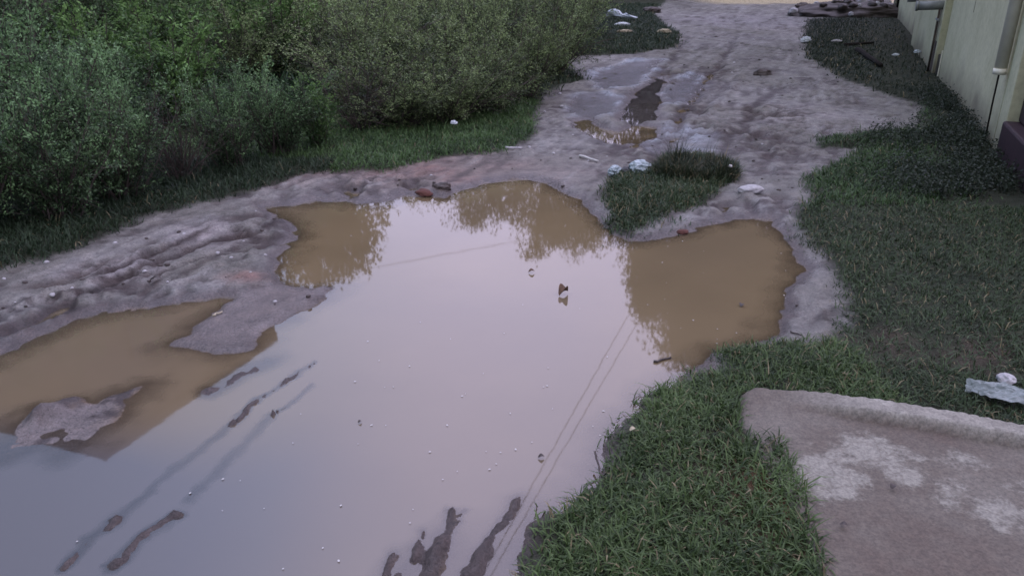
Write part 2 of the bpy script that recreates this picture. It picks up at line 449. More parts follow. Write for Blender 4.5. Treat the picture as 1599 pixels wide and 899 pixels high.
def blob_mesh(name, size, rough=.25, freq=3.0, seed=0, sub=4, flat=0.0, crease=False):
    import bmesh
    from mathutils import noise as mn
    bm = bmesh.new(); bmesh.ops.create_icosphere(bm, subdivisions=sub, radius=1)
    off = Vector((seed * 3.1, seed * 1.7, seed * .9))
    for v in bm.verts:
        p = v.co.copy()
        k = mn.noise(p * freq + off)
        k2 = mn.noise(p * freq * 2.7 + off)
        if crease: k = .6 - 1.7 * abs(k); k2 = .4 - 1.3 * abs(k2)
        r = 1 + rough * (k + .5 * k2)
        v.co = Vector((p.x * size[0], p.y * size[1], p.z * size[2])) * r
        if v.co.z < -flat * size[2]: v.co.z = -flat * size[2]
    for f in bm.faces: f.smooth = not crease or sub > 3
    me = bpy.data.meshes.new(name); bm.to_mesh(me); bm.free()
    return me

# ------------------------------------------------------------------ the ground: one sheet, fine near the lane, reaching the horizon
AP = -2.0
yp = np.concatenate([np.linspace(.5, 3.3, 30)[:-1], np.exp(np.arange(math.log(3.3), math.log(37), .0034)), np.exp(np.linspace(math.log(37.2), math.log(420), 40))])
u_in = np.arange(-.78, .7801, .0032)
u_out = .78 + np.cumsum(.004 * 1.16 ** np.arange(36))
u = np.concatenate([-u_out[::-1], u_in, u_out])
U, Y = np.meshgrid(u, yp)
GX, GY = (U * Y).ravel(), (Y + AP).ravel()
f = layers(GX, GY)
H = f['h']
nr, nc = len(yp), len(u)
ii = np.arange(nr * nc).reshape(nr, nc)
Q = np.stack([ii[:-1, :-1], ii[:-1, 1:], ii[1:, 1:], ii[1:, :-1]], -1).reshape(-1, 4)

def mixc(a, b, t): return a * (1 - t[:, None]) + np.array(b)[None, :] * t[:, None]
n_lo, n_md, n_hi = fbm(GX, GY, 1.5, 4, 101), fbm(GX, GY, .35, 4, 102), fbm(GX, GY, .06, 3, 103)
col = np.tile(np.array((.150, .142, .122)), (len(GX), 1))
col = mixc(col, (.186, .176, .156), sstep(-.1, .55, n_lo + .4 * n_md))            # drier, paler mud
col = mixc(col, (.052, .044, .038), sstep(.05, .50, n_md + .6 * n_hi) * .85)        # damp dark patches
rx_, ry_ = at(390, 441)
red = np.maximum(np.exp(-((GX + .75) ** 2 / 1.2 + (GY - 6.3) ** 2 / .35)), 1.3 * np.exp(-((GX - rx_) ** 2 / .02 + (GY - ry_) ** 2 / .008)))
col = mixc(col, (.20, .105, .080), np.clip(red * (.6 + .6 * n_md), 0, .8))
paleb = np.zeros(len(GX))
for (cx, cy), r in ((at(200, 430), .25), (at(330, 375), .3), (at(110, 440), .2), (at(1240, 185), .7), (at(1300, 190), .5), (at(1150, 35), 2.2), (at(1210, 45), 2.0)):
    paleb = np.maximum(paleb, np.exp(-((GX - cx) ** 2 + (GY - cy) ** 2) / r ** 2))
col = mixc(col, (.30, .275, .265), np.clip(paleb * (.55 + .7 * n_md), 0, .8))  # pale mud patches; the far ones paint in the upper lane's sheen
n_st = fbm((GX * .93 - GY * .36) / .09, (GX * .36 + GY * .93) / .75, 1.0, 4, 105)
col = mixc(col, (.045, .033, .029), sstep(.14, .55, n_st + .35 * n_hi) * .6)
col = mixc(col, (.255, .245, .225), sstep(.12, .55, -n_st + .3 * n_md) * .55)
col = mixc(col, (.045, .032, .028), np.clip(f['churn'] * (.45 + 1.9 * n_hi + .8 * n_md), 0, .9))
sheen_film = np.clip(sstep(.25, -.05, np.minimum(f['d2'], sdist(SMOOTH, GX, GY, 1.0))) * (.75 + .9 * n_md), 0, .9)
col = mixc(col, (.29, .325, .355), sheen_film)  # pale blue sky sheen of the wet mud painted into the soil colour
low = sstep(.004, -.02, H - (.035 + .012 * fbm(GX, GY, 1.1, 3, 3)))
col = mixc(col, (.05, .037, .033), low * .8)                                         # darker where the ground lies low
col = mixc(col, (.040, .030, .027), np.clip(f['rut'] * (.55 + 1.2 * n_md), 0, .85))
shore = sstep(.10, .0, np.minimum(f['d'], f['d1']))
col = mixc(col, (.105, .084, .074), shore * .5)
col = mixc(col, (.060, .045, .039), np.clip(f['ridge'] * 1.3, 0, 1) * .9)
bed = sstep(.0, -.03, f['d'])
col = mixc(col, (.13, .085, .042), bed * (1 - np.clip(f['ridge'] * 1.6, 0, 1)) * .8)
soil = np.array((.032, .036, .022))
gk = sstep(-.04, .10, -f['g'] + .05 * n_md)
barm = np.clip(sstep(.02, -.03, f['dbar']) + sstep(.03, -.05, f['df']), 0, 1)
col = mixc(col, (.145, .122, .110), barm * np.clip(.75 + .9 * n_md, .2, 1))
col = mixc(col, (.045, .032, .027), sstep(.02, -.01, f['dbar']) * sstep(.15, .45, n_hi + .5 * np.exp(-((GX - at(85, 648)[0]) ** 2 + (GY - at(85, 648)[1]) ** 2) / .006)))
col = mixc(col, soil, gk)
bare = sstep(.1, -.3, sdist(BARE_R, GX, GY, 2.0) + .3 * n_md)
col = mixc(col, (.085, .062, .048), bare * .7)
edge = np.exp(-((GX - at(1275, 800)[0]) ** 2 + (GY - at(1275, 800)[1]) ** 2) / .07)
col = mixc(col, (.12, .06, .03), np.clip(edge, 0, .8))
sand = sstep(30.0, 31.0, GY + 1.1 * n_md + .10 * (9 - GX)) * sstep(6.6, 8.2, GX)
col = mixc(col, (.40, .34, .22), sand)
wet = .38 + .30 * n_lo + .20 * n_md
wet = wet + .55 * sstep(.16, .0, np.minimum.reduce([f['d'], f['d1'], f['d2']])) + .25 * sstep(.3, .0, f['df'])
wet = wet + .5 * sheen_film + .35 * sstep(.2, -.2, sdist(SMOOTH, GX, GY, 1.0)) - .6 * paleb
wet = np.clip(wet, 0, 1) * (1 - gk) * (1 - sand)
wet = np.clip(wet - .3 * np.clip(f['ridge'], 0, 1), 0, 1)
me = big_mesh('ground', np.stack([GX, GY, H], 1), Q, None, {'soil': col, 'wet': wet}, True)
tag(link('ground', me, M_ground), 'muddy unpaved lane with churned wet earth and grassed verges', kind='structure')

# ------------------------------------------------------------------ water: level sheets lying in the hollows
hq = H[Q].min(1)
near_pond = (f['d'][Q].min(1) < .3); near_up = (np.minimum(f['d1'], f['d2'])[Q].min(1) < .3)
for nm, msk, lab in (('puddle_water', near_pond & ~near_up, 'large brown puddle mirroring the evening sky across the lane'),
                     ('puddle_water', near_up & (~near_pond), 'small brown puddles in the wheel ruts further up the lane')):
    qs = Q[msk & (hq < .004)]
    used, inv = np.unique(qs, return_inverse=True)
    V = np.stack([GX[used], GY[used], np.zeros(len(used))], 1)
    me = big_mesh(nm, V, inv.reshape(-1, 4), None, {'depth': -H[used], 'shade_silt': np.clip(sstep(-.2, -1.6, GX[used]) * sstep(2.75, 2.2, GY[used] + .12 * n_lo[used]) * .95 + .22 * sstep(-1.0, -1.7, GX[used]) + .30 * sstep(.75, .15, GX[used]) * sstep(4.4, 3.5, GY[used]) * sstep(-1.3, -.7, GX[used]) + .25 * sstep(3.0, 1.8, GY[used]) + .2 * n_lo[used] + 1.0 * (sdist(UP2, GX[used], GY[used], 1.0) < .02), 0, 1)}, True)  # left and near water greyed as painted dimming; real dark silt in the upper rut
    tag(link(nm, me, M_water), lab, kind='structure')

# ------------------------------------------------------------------ grass
rng = np.random.default_rng(11)
def scatter(x0, x1, y0, y1, density):
    n = int((x1 - x0) * (y1 - y0) * density)
    return rng.uniform(x0, x1, n), rng.uniform(y0, y1, n)

def blades(name, x, y, z, length, lean, width, c_lo, c_hi, dry=.04, lab=None, kind='stuff', parent=None):
    n = len(x)
    L = length * rng.uniform(.45, 1.25, n) * (1 + .45 * fbm(x, y, .16, 3, 205)); L = np.where(rng.uniform(0, 1, n) < .03, L * 1.7, L); a = rng.uniform(0, 2 * math.pi, n)
    th = np.clip(rng.normal(lean, .32, n), .05, 1.5); th2 = np.clip(th + rng.uniform(.1, .8, n), 0, 2.0)
    dx, dy = np.cos(a), np.sin(a); sx, sy = -dy, dx
    tw = rng.uniform(-.7, .7, n)
    sx2, sy2 = np.cos(a + math.pi / 2 + tw), np.sin(a + math.pi / 2 + tw)
    w = width * rng.uniform(.6, 1.3, n)
    m = np.stack([x + dx * np.sin(th) * L * .55, y + dy * np.sin(th) * L * .55, z + np.cos(th) * L * .55], 1)
    t = m + np.stack([dx * np.sin(th2) * L * .45, dy * np.sin(th2) * L * .45, np.cos(th2) * L * .45], 1)
    b = np.stack([x, y, z - .004], 1)
    s = np.stack([sx * w * .5, sy * w * .5, np.zeros(n)], 1); s2 = np.stack([sx2 * w * .45, sy2 * w * .45, np.zeros(n)], 1)
    V = np.stack([b - s, b + s, m + s2, m - s2, t], 1).reshape(-1, 3)
    k = np.arange(n)[:, None] * 5
    q = k + np.array([0, 1, 2, 3]); tr = k + np.array([3, 2, 4])
    patch = fbm(x, y, .30, 3, 201) * .5 + .5
    r = np.clip(patch * .6 + rng.uniform(-.25, .55, n), 0, 1)[:, None]
    c = np.array(c_lo)[None] * (1 - r) + np.array(c_hi)[None] * r
    isdry = rng.uniform(0, 1, n) < dry
    c[isdry] = np.array((.24, .20, .11)) * rng.uniform(.5, 1.1, (isdry.sum(), 1))
    me = big_mesh(name, V, q, tr, {'leaf': np.repeat(c, 5, 0)})
    return tag(link(name, me, M_grass, parent), lab, kind=kind)

SLAB_OUT = np.array([at(1178, 602, .09), at(1260, 611, .09), at(1599, 668, .09), at(2300, 776, .09), at(2300, 1300, .08), at(1400, 1300, .08), at(1290, 1000, .08), at(1272, 899, .08), at(1240, 800, .08), at(1188, 720, .08), at(1154, 660, .08), at(1153, 622, .09), at(1160, 607, .09)])
CREEP = np.array([at(1150, 672, .09), at(1178, 670, .09), at(1215, 684, .09), at(1250, 716, .09), at(1246, 745, .09), at(1262, 790, .09), at(1285, 850, .09), at(1292, 899, .09), at(1310, 1000, .08), at(1100, 1000, .08), at(1100, 750, .09)])
WALL_A, WALL_DIR = Vector((4.30, 6.95, 0)), Vector((.365, .931, 0)).normalized()
def wall_side(x, y):            # > 0 on the lane's side of the house wall
    nx, ny = -WALL_DIR.y, WALL_DIR.x
    return (x - WALL_A.x) * nx + (y - WALL_A.y) * ny

def veg_points(x0, x1, y0, y1, density, field, soft, keep=None):
    x, y = scatter(x0, x1, y0, y1, density)
    L = layers(x, y)
    p = sstep(-soft * .4, soft, -L[field] + .35 * soft * fbm(x, y, .12, 3, 301))
    sl = sdist(SLAB_OUT, x, y, 1.0); cr = sdist(CREEP, x + .03 * fbm(x, y, .06, 2, 303), y + .03 * fbm(x, y, .06, 2, 304), 1.0)
    p = np.where((sl < .0) & (cr > 0), 0, p)
    p = p * (wall_side(x, y) > .03)
    if keep is not None: p = p * keep(x, y)
    k = rng.uniform(0, 1, len(x)) < p
    z = L['h'][k]
    z = np.where((sl[k] < 0), .075, z)
    return x[k], y[k], z

bare_keep = lambda x, y: 1 - .62 * sstep(.1, -.3, sdist(BARE_R, x, y, 2.0) + .3 * fbm(x, y, .4, 3, 305))
patchy = lambda x, y: bare_keep(x, y) * (.62 + .38 * sstep(-.35, .15, fbm(x, y, .28, 4, 313)))
G_LO, G_HI = (.022, .040, .013), (.112, .168, .056)
x, y, z = veg_points(-.1, 1.5, 1.3, 3.25, 17000, 'gr', .11, lambda x, y: bare_keep(x, y) * (.35 + .65 * sstep(-.45, -.1, fbm(x, y, .11, 3, 309))))
blades('grass', x, y, z, .056, 1.0, .0054, G_LO, G_HI, .05, 'thick green grass on the near bank beside the concrete slab')
x, y, z = [np.concatenate(t) for t in zip(veg_points(.7, 3.6, 2.9, 5.2, 9000, 'gr', .16, patchy), veg_points(1.5, 3.6, 2.3, 2.9, 9000, 'gr', .10, patchy))]
blades('grass', x, y, z, .050, 1.0, .0050, (.022, .036, .016), (.068, .104, .042), .07, 'short dark grass on the right verge of the lane')
x, y, z = veg_points(1.2, 5.6, 5.2, 9.5, 5200, 'gr', .15, lambda x, y: sstep(.1, .9, wall_side(x, y)) * (.55 + .45 * sstep(-.2, .2, fbm(x, y, .6, 3, 307))))
blades('grass', x, y, z, .065, .85, .0072, (.020, .038, .015), (.088, .150, .052), .03, 'rough grass on the right verge before the house wall')
x, y, z = veg_points(3.0, 12.5, 9.5, 26, 1100, 'gr', .3, lambda x, y: sstep(.5, 1.8, wall_side(x, y)) + .15)
blades('grass', x, y, z, .085, .9, .0130, (.018, .028, .016), (.040, .056, .030), .05, 'far strip of dark grass below the house wall')
x, y, z = veg_points(-7.0, -1.5, 2.6, 6.6, 5000, 'gl', .14)
blades('grass', x, y, z, .075, .80, .0062, (.016, .028, .014), (.050, .080, .038), .02, 'dark grass at the left edge of the lane below the nearest shrubs')
x, y, z = [np.concatenate(t) for t in zip(veg_points(-1.5, .6, 4.2, 9.6, 5200, 'gl', .14), veg_points(-5.0, -1.5, 6.6, 9.6, 3000, 'gl', .14))]
blades('grass', x, y, z, .070, .80, .0064, (.026, .050, .018), (.125, .215, .070), .02, 'bright green grass patch along the left edge of the lane before the shrubs')
x, y, z = veg_points(.2, 7.5, 9.6, 30, 1100, 'gl', .3)
blades('grass', x, y, z, .10, .8, .0130, (.020, .034, .018), (.050, .075, .036), .02, 'grass on the far left verge beside the lane')
x, y, z = veg_points(-26, 2, 7, 36, 170, 'gl', .3, lambda x, y: sstep(2.2, 3.2, -sdist(GRASS_L, x, y, 4.0)))
blades('grass', x, y, z, .42, .6, .030, (.026, .050, .024), (.060, .115, .050), .0, 'tall dark green growth in the field behind the thicket')
x, y, z = veg_points(.4, 2.6, 4.6, 7.4, 9000, 'gm', .10)
blades('grass', x, y, z, .075, .75, .0060, (.026, .042, .020), (.070, .105, .045), .10, 'grass growing on the small mound in the middle of the lane')
x, y = scatter(.55, 1.55, 4.55, 5.5, 2600)
cx_, cy_ = at(985, 352); p_ = np.exp(-(((x - cx_) / .20) ** 2 + ((y - cy_) / .22) ** 2)) * .8 + np.exp(-(((x - at(1040, 355)[0]) / .2) ** 2 + ((y - at(1040, 355)[1]) / .12) ** 2)) * .3
k_ = rng.uniform(0, 1, len(x)) < p_ * (fbm(x, y, .12, 2, 308) > -.2); x, y = x[k_], y[k_]; z = ground_h(x, y)
blades('grass', x, y, np.maximum(z, -.02), .060, .8, .0055, (.035, .060, .032), (.090, .140, .075), .05, 'thin pale green grass standing in the shallow water below the mound')
# a dark, taller growth of weeds along the foot of the house wall and on the verge
x, y, z = veg_points(2.4, 5.6, 5.4, 10.5, 1500, 'gr', .2, lambda x, y: sstep(1.25, .35, wall_side(x, y)) * sstep(-.35, .25, fbm(x, y, .35, 3, 311)) * sstep(12, 7, y))
n = len(x); LW = []
def broad_leaves(name, x, y, z, per, hgt, size, c_lo, c_hi, lab):
    n = len(x) * per
    X = np.repeat(x, per) + rng.normal(0, .035, n); Y_ = np.repeat(y, per) + rng.normal(0, .035, n)
    Z = np.repeat(z, per) + rng.uniform(.01, 1, n) * np.repeat(hgt * rng.uniform(.4, 1.2, len(x)), per)
    return leaf_cloud(name, np.stack([X, Y_, Z], 1), size, c_lo, c_hi, lab)

def leaf_quads(P, size, up=.6, aspect=.5, dirs=None):
    """diamond leaves at points P: returns (n*4, 3) vertices"""
    n = len(P)
    d = rng.normal(0, 1, (n, 3)) if dirs is None else dirs + rng.normal(0, .55, (n, 3))
    d /= np.linalg.norm(d, axis=1)[:, None] + 1e-9
    nn = rng.normal(0, 1, (n, 3)); nn[:, 2] = np.abs(nn[:, 2]) + up
    s = np.cross(d, nn); s /= np.linalg.norm(s, axis=1)[:, None] + 1e-9
    L = (size * rng.uniform(.6, 1.35, n))[:, None]
    return np.stack([P, P + d * L * .5 + s * L * aspect * .5, P + d * L, P + d * L * .5 - s * L * aspect * .5], 1).reshape(-1, 3)

def leaf_cloud(name, P, size, c_lo, c_hi, lab=None, mt=None, parent=None, kind='stuff', tint=None):
    V = leaf_quads(P, size); n = len(P)
    r = np.clip(rng.uniform(0, 1, n) * .7 + (.3 if tint is None else tint * .6), 0, 1)[:, None]
    c = np.array(c_lo)[None] * (1 - r) + np.array(c_hi)[None] * r
    me = big_mesh(name, V, np.arange(n * 4).reshape(-1, 4), None, {'leaf': np.repeat(c, 4, 0)})
    o = link(name, me, mt or M_leaf, parent)
    return tag(o, lab, kind=kind) if lab else o
broad_leaves('ground_cover', x, y, z, 8, .13, .026, (.012, .018, .011), (.045, .060, .036), 'dark low weeds along the foot of the house wall')

# ------------------------------------------------------------------ shrubs
def grow(seed, height, spread, stems, twigs, leaves, leaf, upright=.5, droop=0., bare=0.0):
    """stems, twigs and leaf positions of one plant"""
    r = np.random.default_rng(seed)
    mb = MB(); LP, LD, TW, LB = [], [], [], []
    for s in range(stems):
        az = r.uniform(0, 2 * math.pi); tilt = r.uniform(.02, 1.0) ** .7 * spread / height
        L = height * r.uniform(.55, 1.08) / math.sqrt(1 + tilt * tilt * .4)
        p = np.array([r.normal(0, .06), r.normal(0, .06), -.03]); d = np.array([math.cos(az) * tilt, math.sin(az) * tilt, 1.0]); d /= np.linalg.norm(d)
        pts = [p.copy()]
        for k in range(7):
            d = d + r.normal(0, .10, 3) + np.array([0, 0, upright * .1 - droop * k * .05]); d /= np.linalg.norm(d)
            p = p + d * L / 7; pts.append(p.copy())
        pts = np.array(pts)
        mb.tube(pts, list(np.linspace(.009, .002, 8) * height), 4, False)
        isbare = r.uniform() < bare; bright = r.normal(0, .28)
        for t in range(twigs):
            q = r.uniform(.06, 1.0) ** .85 * 7; i = min(int(q), 6); b = pts[i] + (pts[i + 1] - pts[i]) * (q - i)
            dd = (pts[i + 1] - pts[i]); dd = dd / np.linalg.norm(dd) * .8 + r.normal(0, .65, 3) + np.array([0, 0, .15]); dd /= np.linalg.norm(dd)
            tl = height * r.uniform(.10, .26)
            e = b + dd * tl + np.array([0, 0, -droop * tl * .5])
            TW.append((b, e))
            if isbare: continue
            tt = r.uniform(.1, 1.05, leaves)[:, None]
            LP.append(b + (e - b) * tt + r.normal(0, .012, (leaves, 3)) * height)
            LD.append(np.tile(dd * .8, (leaves, 1))); LB.append(np.full(leaves, bright + r.normal(0, .12)))
    B, E_ = np.array([t[0] for t in TW]), np.array([t[1] for t in TW])
    sd = np.cross(E_ - B, r.normal(0, 1, B.shape)); sd /= np.linalg.norm(sd, axis=1)[:, None] + 1e-9; sd *= .0016 * height + .0006
    base = len(mb.v)
    tv = np.stack([B - sd, B + sd, E_ + sd * .4, E_ - sd * .4], 1).reshape(-1, 3)
    mb.v += [tuple(v) for v in tv]; mb.f += [tuple(base + 4 * i + k for k in range(4)) for i in range(len(B))]
    return mb, np.concatenate(LP), np.concatenate(LD), np.concatenate(LB)

def mesh_of(mb, name, m):
    me = bpy.data.meshes.new(name); me.from_pydata(mb.v, [], mb.f); me.materials.append(m); return me

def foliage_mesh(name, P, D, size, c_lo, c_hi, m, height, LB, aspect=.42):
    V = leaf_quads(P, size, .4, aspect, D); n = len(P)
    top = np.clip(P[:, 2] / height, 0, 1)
    r = np.clip(.15 + .45 * top + LB + rng.normal(0, .2, n), 0, 1.15)[:, None]  # lower leaves coloured darker, painting in the shade low in the shrub
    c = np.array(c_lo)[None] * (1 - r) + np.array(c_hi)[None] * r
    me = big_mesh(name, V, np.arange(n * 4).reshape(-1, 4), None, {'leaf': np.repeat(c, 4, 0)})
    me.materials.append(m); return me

kinds = {}
def shrub_kind(key, seed, height, spread, stems, twigs, leaves, leaf, c_lo, c_hi, **kw):
    mb, P, D, LB = grow(seed, height, spread, stems, twigs, leaves, leaf, **kw)
    kinds[key] = (mesh_of(mb, 'stems', M_twig), foliage_mesh('foliage', P, D, leaf, c_lo, c_hi, M_leaf, height, LB))
grey_lo, grey_hi = (.022, .040, .018), (.205, .345, .140)
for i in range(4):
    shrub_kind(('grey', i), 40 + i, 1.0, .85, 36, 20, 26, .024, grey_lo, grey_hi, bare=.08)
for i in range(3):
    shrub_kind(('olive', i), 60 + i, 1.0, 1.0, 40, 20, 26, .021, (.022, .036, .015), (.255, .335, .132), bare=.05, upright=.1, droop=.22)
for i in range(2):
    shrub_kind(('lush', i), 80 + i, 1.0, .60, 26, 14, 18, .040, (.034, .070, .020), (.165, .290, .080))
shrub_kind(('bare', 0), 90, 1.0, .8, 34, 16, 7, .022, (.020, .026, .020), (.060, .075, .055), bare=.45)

def plant_shrub(key, x, y, h, w, label, group, name='shrub'):
    if -.23 < x / y < -.015: h = min(h, max(.55, .295 * math.hypot(x, y) - 1.65))       # low growth where open sky meets the far bank
    root = empty(name, (x, y, gz(x, y) - .02), random.uniform(0, 6.28)); root.scale = (w, w, h)
    st, fo = kinds[key]
    link('stems', st, None, root); link('foliage', fo, None, root)
    return tag(root, label, 'shrub', group)

G_SH = 'shrubs of the roadside thicket'
front = [  # base position in the survey, kind, height, width, label
    ((-40, 372), 'grey', 1.02, .95, 'grey-green feathery shrub at the extreme left of the thicket front'),
    ((95, 352), 'grey', 1.00, .90, 'dense grey-green shrub at the left end, dark beneath, above the grass strip'),
    ((200, 322), 'grey', .98, .90, 'grey-green shrub with pale leaf tips left of the dark twiggy hollow'),
    ((288, 292), 'bare', .70, .65, 'half-bare twiggy shrub around the dark hollow of the thicket'),
    ((370, 272), 'grey', .80, .72, 'low shrub whose leafy sprays lean out right of the dark hollow'),
    ((440, 252), 'grey', .86, .80, 'pale-tipped shrub nearest the bend in the left grass verge'),
    ((500, 238), 'lush', .62, .58, 'small bright green shrub at the corner of the wider grass patch'),
    ((563, 212), 'bare', 1.10, .95, 'dark twiggy shrub standing back behind the wide grass patch'),
    ((628, 206), 'olive', 1.35, 1.10, 'rounded olive shrub over the middle of the wide grass patch'),
    ((692, 200), 'olive', 1.20, 1.05, 'light olive shrub with a domed front over the grass patch'),
    ((764, 184), 'olive', 1.30, 1.10, 'olive shrub at the right end of the wide grass patch'),
    ((815, 162), 'olive', 1.20, 1.05, 'olive shrub reaching nearest to the lane before the upper puddles'),
    ((853, 126), 'olive', 1.35, 1.25, 'olive shrub beside the narrow grass tongue up the lane'),
    ((872, 88), 'olive', 1.40, 1.4, 'shrub left of the white plastic litter, up the lane'),
    ((890, 62), 'olive', 1.35, 1.6, 'farthest front shrub of the thicket, left of the far verge'),
]
cnt = 0
for (px, py), k, h, w, lab in front:
    x, y = at(px, py)
    key = (k, cnt % {'grey': 4, 'olive': 3, 'lush': 2, 'bare': 1}[k]); cnt += 1
    plant_shrub(key, x, y, h, w, lab, G_SH)
rr = random.Random(5)
for x, y, h in ((-6.6, 10.4, 1.5), (-7.5, 10.8, 1.6), (-8.5, 11.3, 1.6), (-9.6, 11.6, 1.6), (-7.0, 11.3, 1.6), (-10.6, 12.2, 1.7), (-6.3, 12.6, 1.6), (-6.0, 13.8, 1.7), (-5.5, 15.2, 1.8), (-5.1, 16.6, 1.8)):
    plant_shrub(('grey', rr.randrange(4)), x, y, h, h, 'grey-green shrub close under the house wall behind the thicket', 'shrubs under the house behind the thicket')
# rows behind the front: same thicket, nothing tells these apart
dirf = Vector((.55, 1.0)).normalized()
F = [Vector(at(px, py)) for (px, py), *_ in front]
cum = []
for row, (dep, step, hm) in enumerate(((.9, .80, 1.12), (2.0, 1.0, 1.18), (3.3, 1.3, 1.12), (5.2, 1.7, 1.12), (7.8, 2.3, 1.2))):
    acc = 0.0
    for i in range(len(F) - 1):
        seg = F[i + 1] - F[i]; L = seg.length
        nrm = Vector((-seg.y, seg.x)).normalized()
        while acc < L:
            p = F[i] + seg * (acc / L) + nrm * (dep + rr.uniform(-.25, .25)); acc += step * rr.uniform(.85, 1.25)
            sector = p.x / max(p.y, .1)
            if sector < -.95 or p.y < 2.5: continue
            if row == 0 and (-.43 < sector < -.345 or -.245 < sector < -.175): continue        # the dark hollows
            lush = -.52 < sector < -.28 and row >= 1 and rr.random() < .75
            k = 'lush' if lush else ('grey' if sector < -.35 else 'olive')
            h = hm * rr.uniform(.85, 1.15) * (1.15 if k == 'olive' else 1.0)
            w = h * rr.uniform(.9, 1.15) * (1 + .05 * row)
            lab = {'lush': 'bright green leafy shrub deep in the roadside thicket', 'grey': 'grey-green shrub in the rows behind the thicket front',
                   'olive': 'olive shrub in the rows behind the thicket front'}[k]
            grp = {'lush': 'bright leafy shrubs deep in the thicket', 'grey': 'grey-green shrubs behind the thicket front', 'olive': 'olive shrubs behind the thicket front'}[k]
            plant_shrub((k, rr.randrange({'grey': 4, 'olive': 3, 'lush': 2}[k])), p.x, p.y, h, w, lab, grp)
        acc -= L

# tussock on the mound in the lane
tx, ty = at(1085, 282); root = empty('grass_tussock', (tx, ty, gz(tx, ty)))
n = 5200
ang = rng.uniform(0, 6.28, n); rad = np.sqrt(rng.uniform(0, 1, n))
bx, by = np.cos(ang) * rad * .33, np.sin(ang) * rad * .26
blades('blades', bx, by, ground_h(bx + tx, by + ty) - gz(tx, ty), .135, .55, .0058, (.018, .026, .014), (.052, .068, .032), .12, None, None, root)
n = 160; bx, by = rng.normal(-.10, .05, n), rng.normal(.10, .03, n)
blades('blades', bx, by, ground_h(bx + tx, by + ty) - gz(tx, ty), .24, .30, .0055, (.016, .022, .014), (.045, .055, .032), .2, None, None, root)
tag(root, 'tall dark grass tussock on the mound in the middle of the lane', 'grass tussock')

# ------------------------------------------------------------------ trees and house seen mirrored in the puddle
def tree(trunk_at, limbs, clumps, label, leaf=.085, per=4200, c=((.016, .026, .012), (.04, .06, .028)), trunk_r=.16, droop=()):
    x, y = trunk_at; root = empty('tree', (x, y, 0)); off = Vector((x, y, 0))
    mb = MB(); top = Vector(limbs)
    mb.tube([(0, 0, -.1), (top - off) * .35 + Vector((.1, .05, 0)), (top - off) * .7, top - off], [trunk_r, trunk_r * .8, trunk_r * .62, trunk_r * .45], 10)
    mb.build('trunk', M_bark, root, smooth=True)
    mb = MB(); P = []
    for (cx, cy, cz, rx, rz) in clumps:
        c0 = Vector((cx, cy, cz)) - off; t0 = top - off
        mid = (t0 + c0) * .5 + Vector((0, 0, .25))
        mb.tube([t0, mid, c0], [trunk_r * .35, trunk_r * .25, .02], 6)
        m_ = int(per * rx * rx)
        q = rng.normal(0, 1, (m_, 3)); q /= np.linalg.norm(q, axis=1)[:, None]
        rad_ = rng.uniform(.25, 1, m_) ** .5
        lump = 1 + .35 * np.sin(q[:, 0] * 5 + cx) * np.cos(q[:, 1] * 5 + cy)
        P.append(np.array(c0)[None] + q * (rad_ * lump)[:, None] * np.array([rx, rx, rz])[None])
    for (cx, cy, cz, ln) in droop:      # hanging sprays
        e = Vector((cx, cy, cz)) - off; b = e + Vector((rng.uniform(-.3, .3), rng.uniform(-.3, .3), -ln))
        tt = rng.uniform(0, 1, 70)[:, None]
        P.append(np.array(e)[None] * (1 - tt) + np.array(b)[None] * tt + rng.normal(0, .09, (70, 3)))
        mb.tube([e, b], [.02, .006], 5)
    mb.build('limbs', M_bark, root)
    leaf_cloud('crown', np.concatenate(P), leaf, c[0], c[1], None, M_tree, root)
    return tag(root, label, 'tree')

def clump(px, py, dist, r, rz=None):
    p = mirrored(px, py, dist); return (p.x, p.y, p.z, r, rz or r)

# tree over the thicket, left of the gap of sky
cl = [clump(450, 350, 14, .85), clump(500, 370, 14, .9), clump(520, 345, 14, .8), clump(440, 400, 14, .7), clump(500, 408, 14, .55), clump(545, 392, 14, .5), clump(565, 365, 13.6, .38), clump(440, 320, 14, 1.0), clump(500, 315, 14, .9)]
p = mirrored(505, 300, 14)
tree((p.x, p.y), (p.x, p.y, p.z * .9), cl, 'leafy tree beyond the thicket, mirrored left in the puddle', droop=[tuple(mirrored(570, 425, 14)) + (.5,), tuple(mirrored(545, 430, 14)) + (.7,), tuple(mirrored(604, 352, 14)) + (.3,), tuple(mirrored(490, 440, 14)) + (.6,)])
cl = [clump(745, 312, 20, .85), clump(790, 300, 20, .8), clump(840, 310, 20, 1.0), clump(880, 320, 20, 1.1), clump(900, 345, 20, .9), clump(865, 350, 20, .6), clump(740, 332, 20, .4), clump(850, 372, 20, .45), clump(835, 392, 20, .3), clump(905, 362, 20, .6), clump(950, 330, 20, 1.0)]
p = mirrored(850, 285, 20)
tree((p.x, p.y), (p.x, p.y, p.z * .9), cl, 'tall open tree left of the lane, mirrored mid-puddle', droop=[tuple(mirrored(822, 408, 20)) + (.8,), tuple(mirrored(838, 402, 20)) + (.8,), tuple(mirrored(742, 346, 20)) + (.4,)])
cl = []
for px, py, r in ((1035, 395, 1.1), (1040, 450, 1.0), (1060, 420, 1.4), (1090, 470, 1.5), (1110, 400, 1.6), (1150, 440, 1.6), (1075, 520, .9), (1110, 520, 1.2), (1160, 500, 1.5), (1200, 430, 1.6), (1210, 380, 1.6), (1010, 385, .6), (1015, 465, .55), (1010, 478, .5), (1150, 545, 1.2), (1210, 520, 1.5), (1090, 350, 1.6), (1180, 340, 1.6), (1260, 450, 1.8), (1070, 545, .6), (1010, 420, .7), (1012, 445, .6)):
    cl.append(clump(px, py, 20, r))
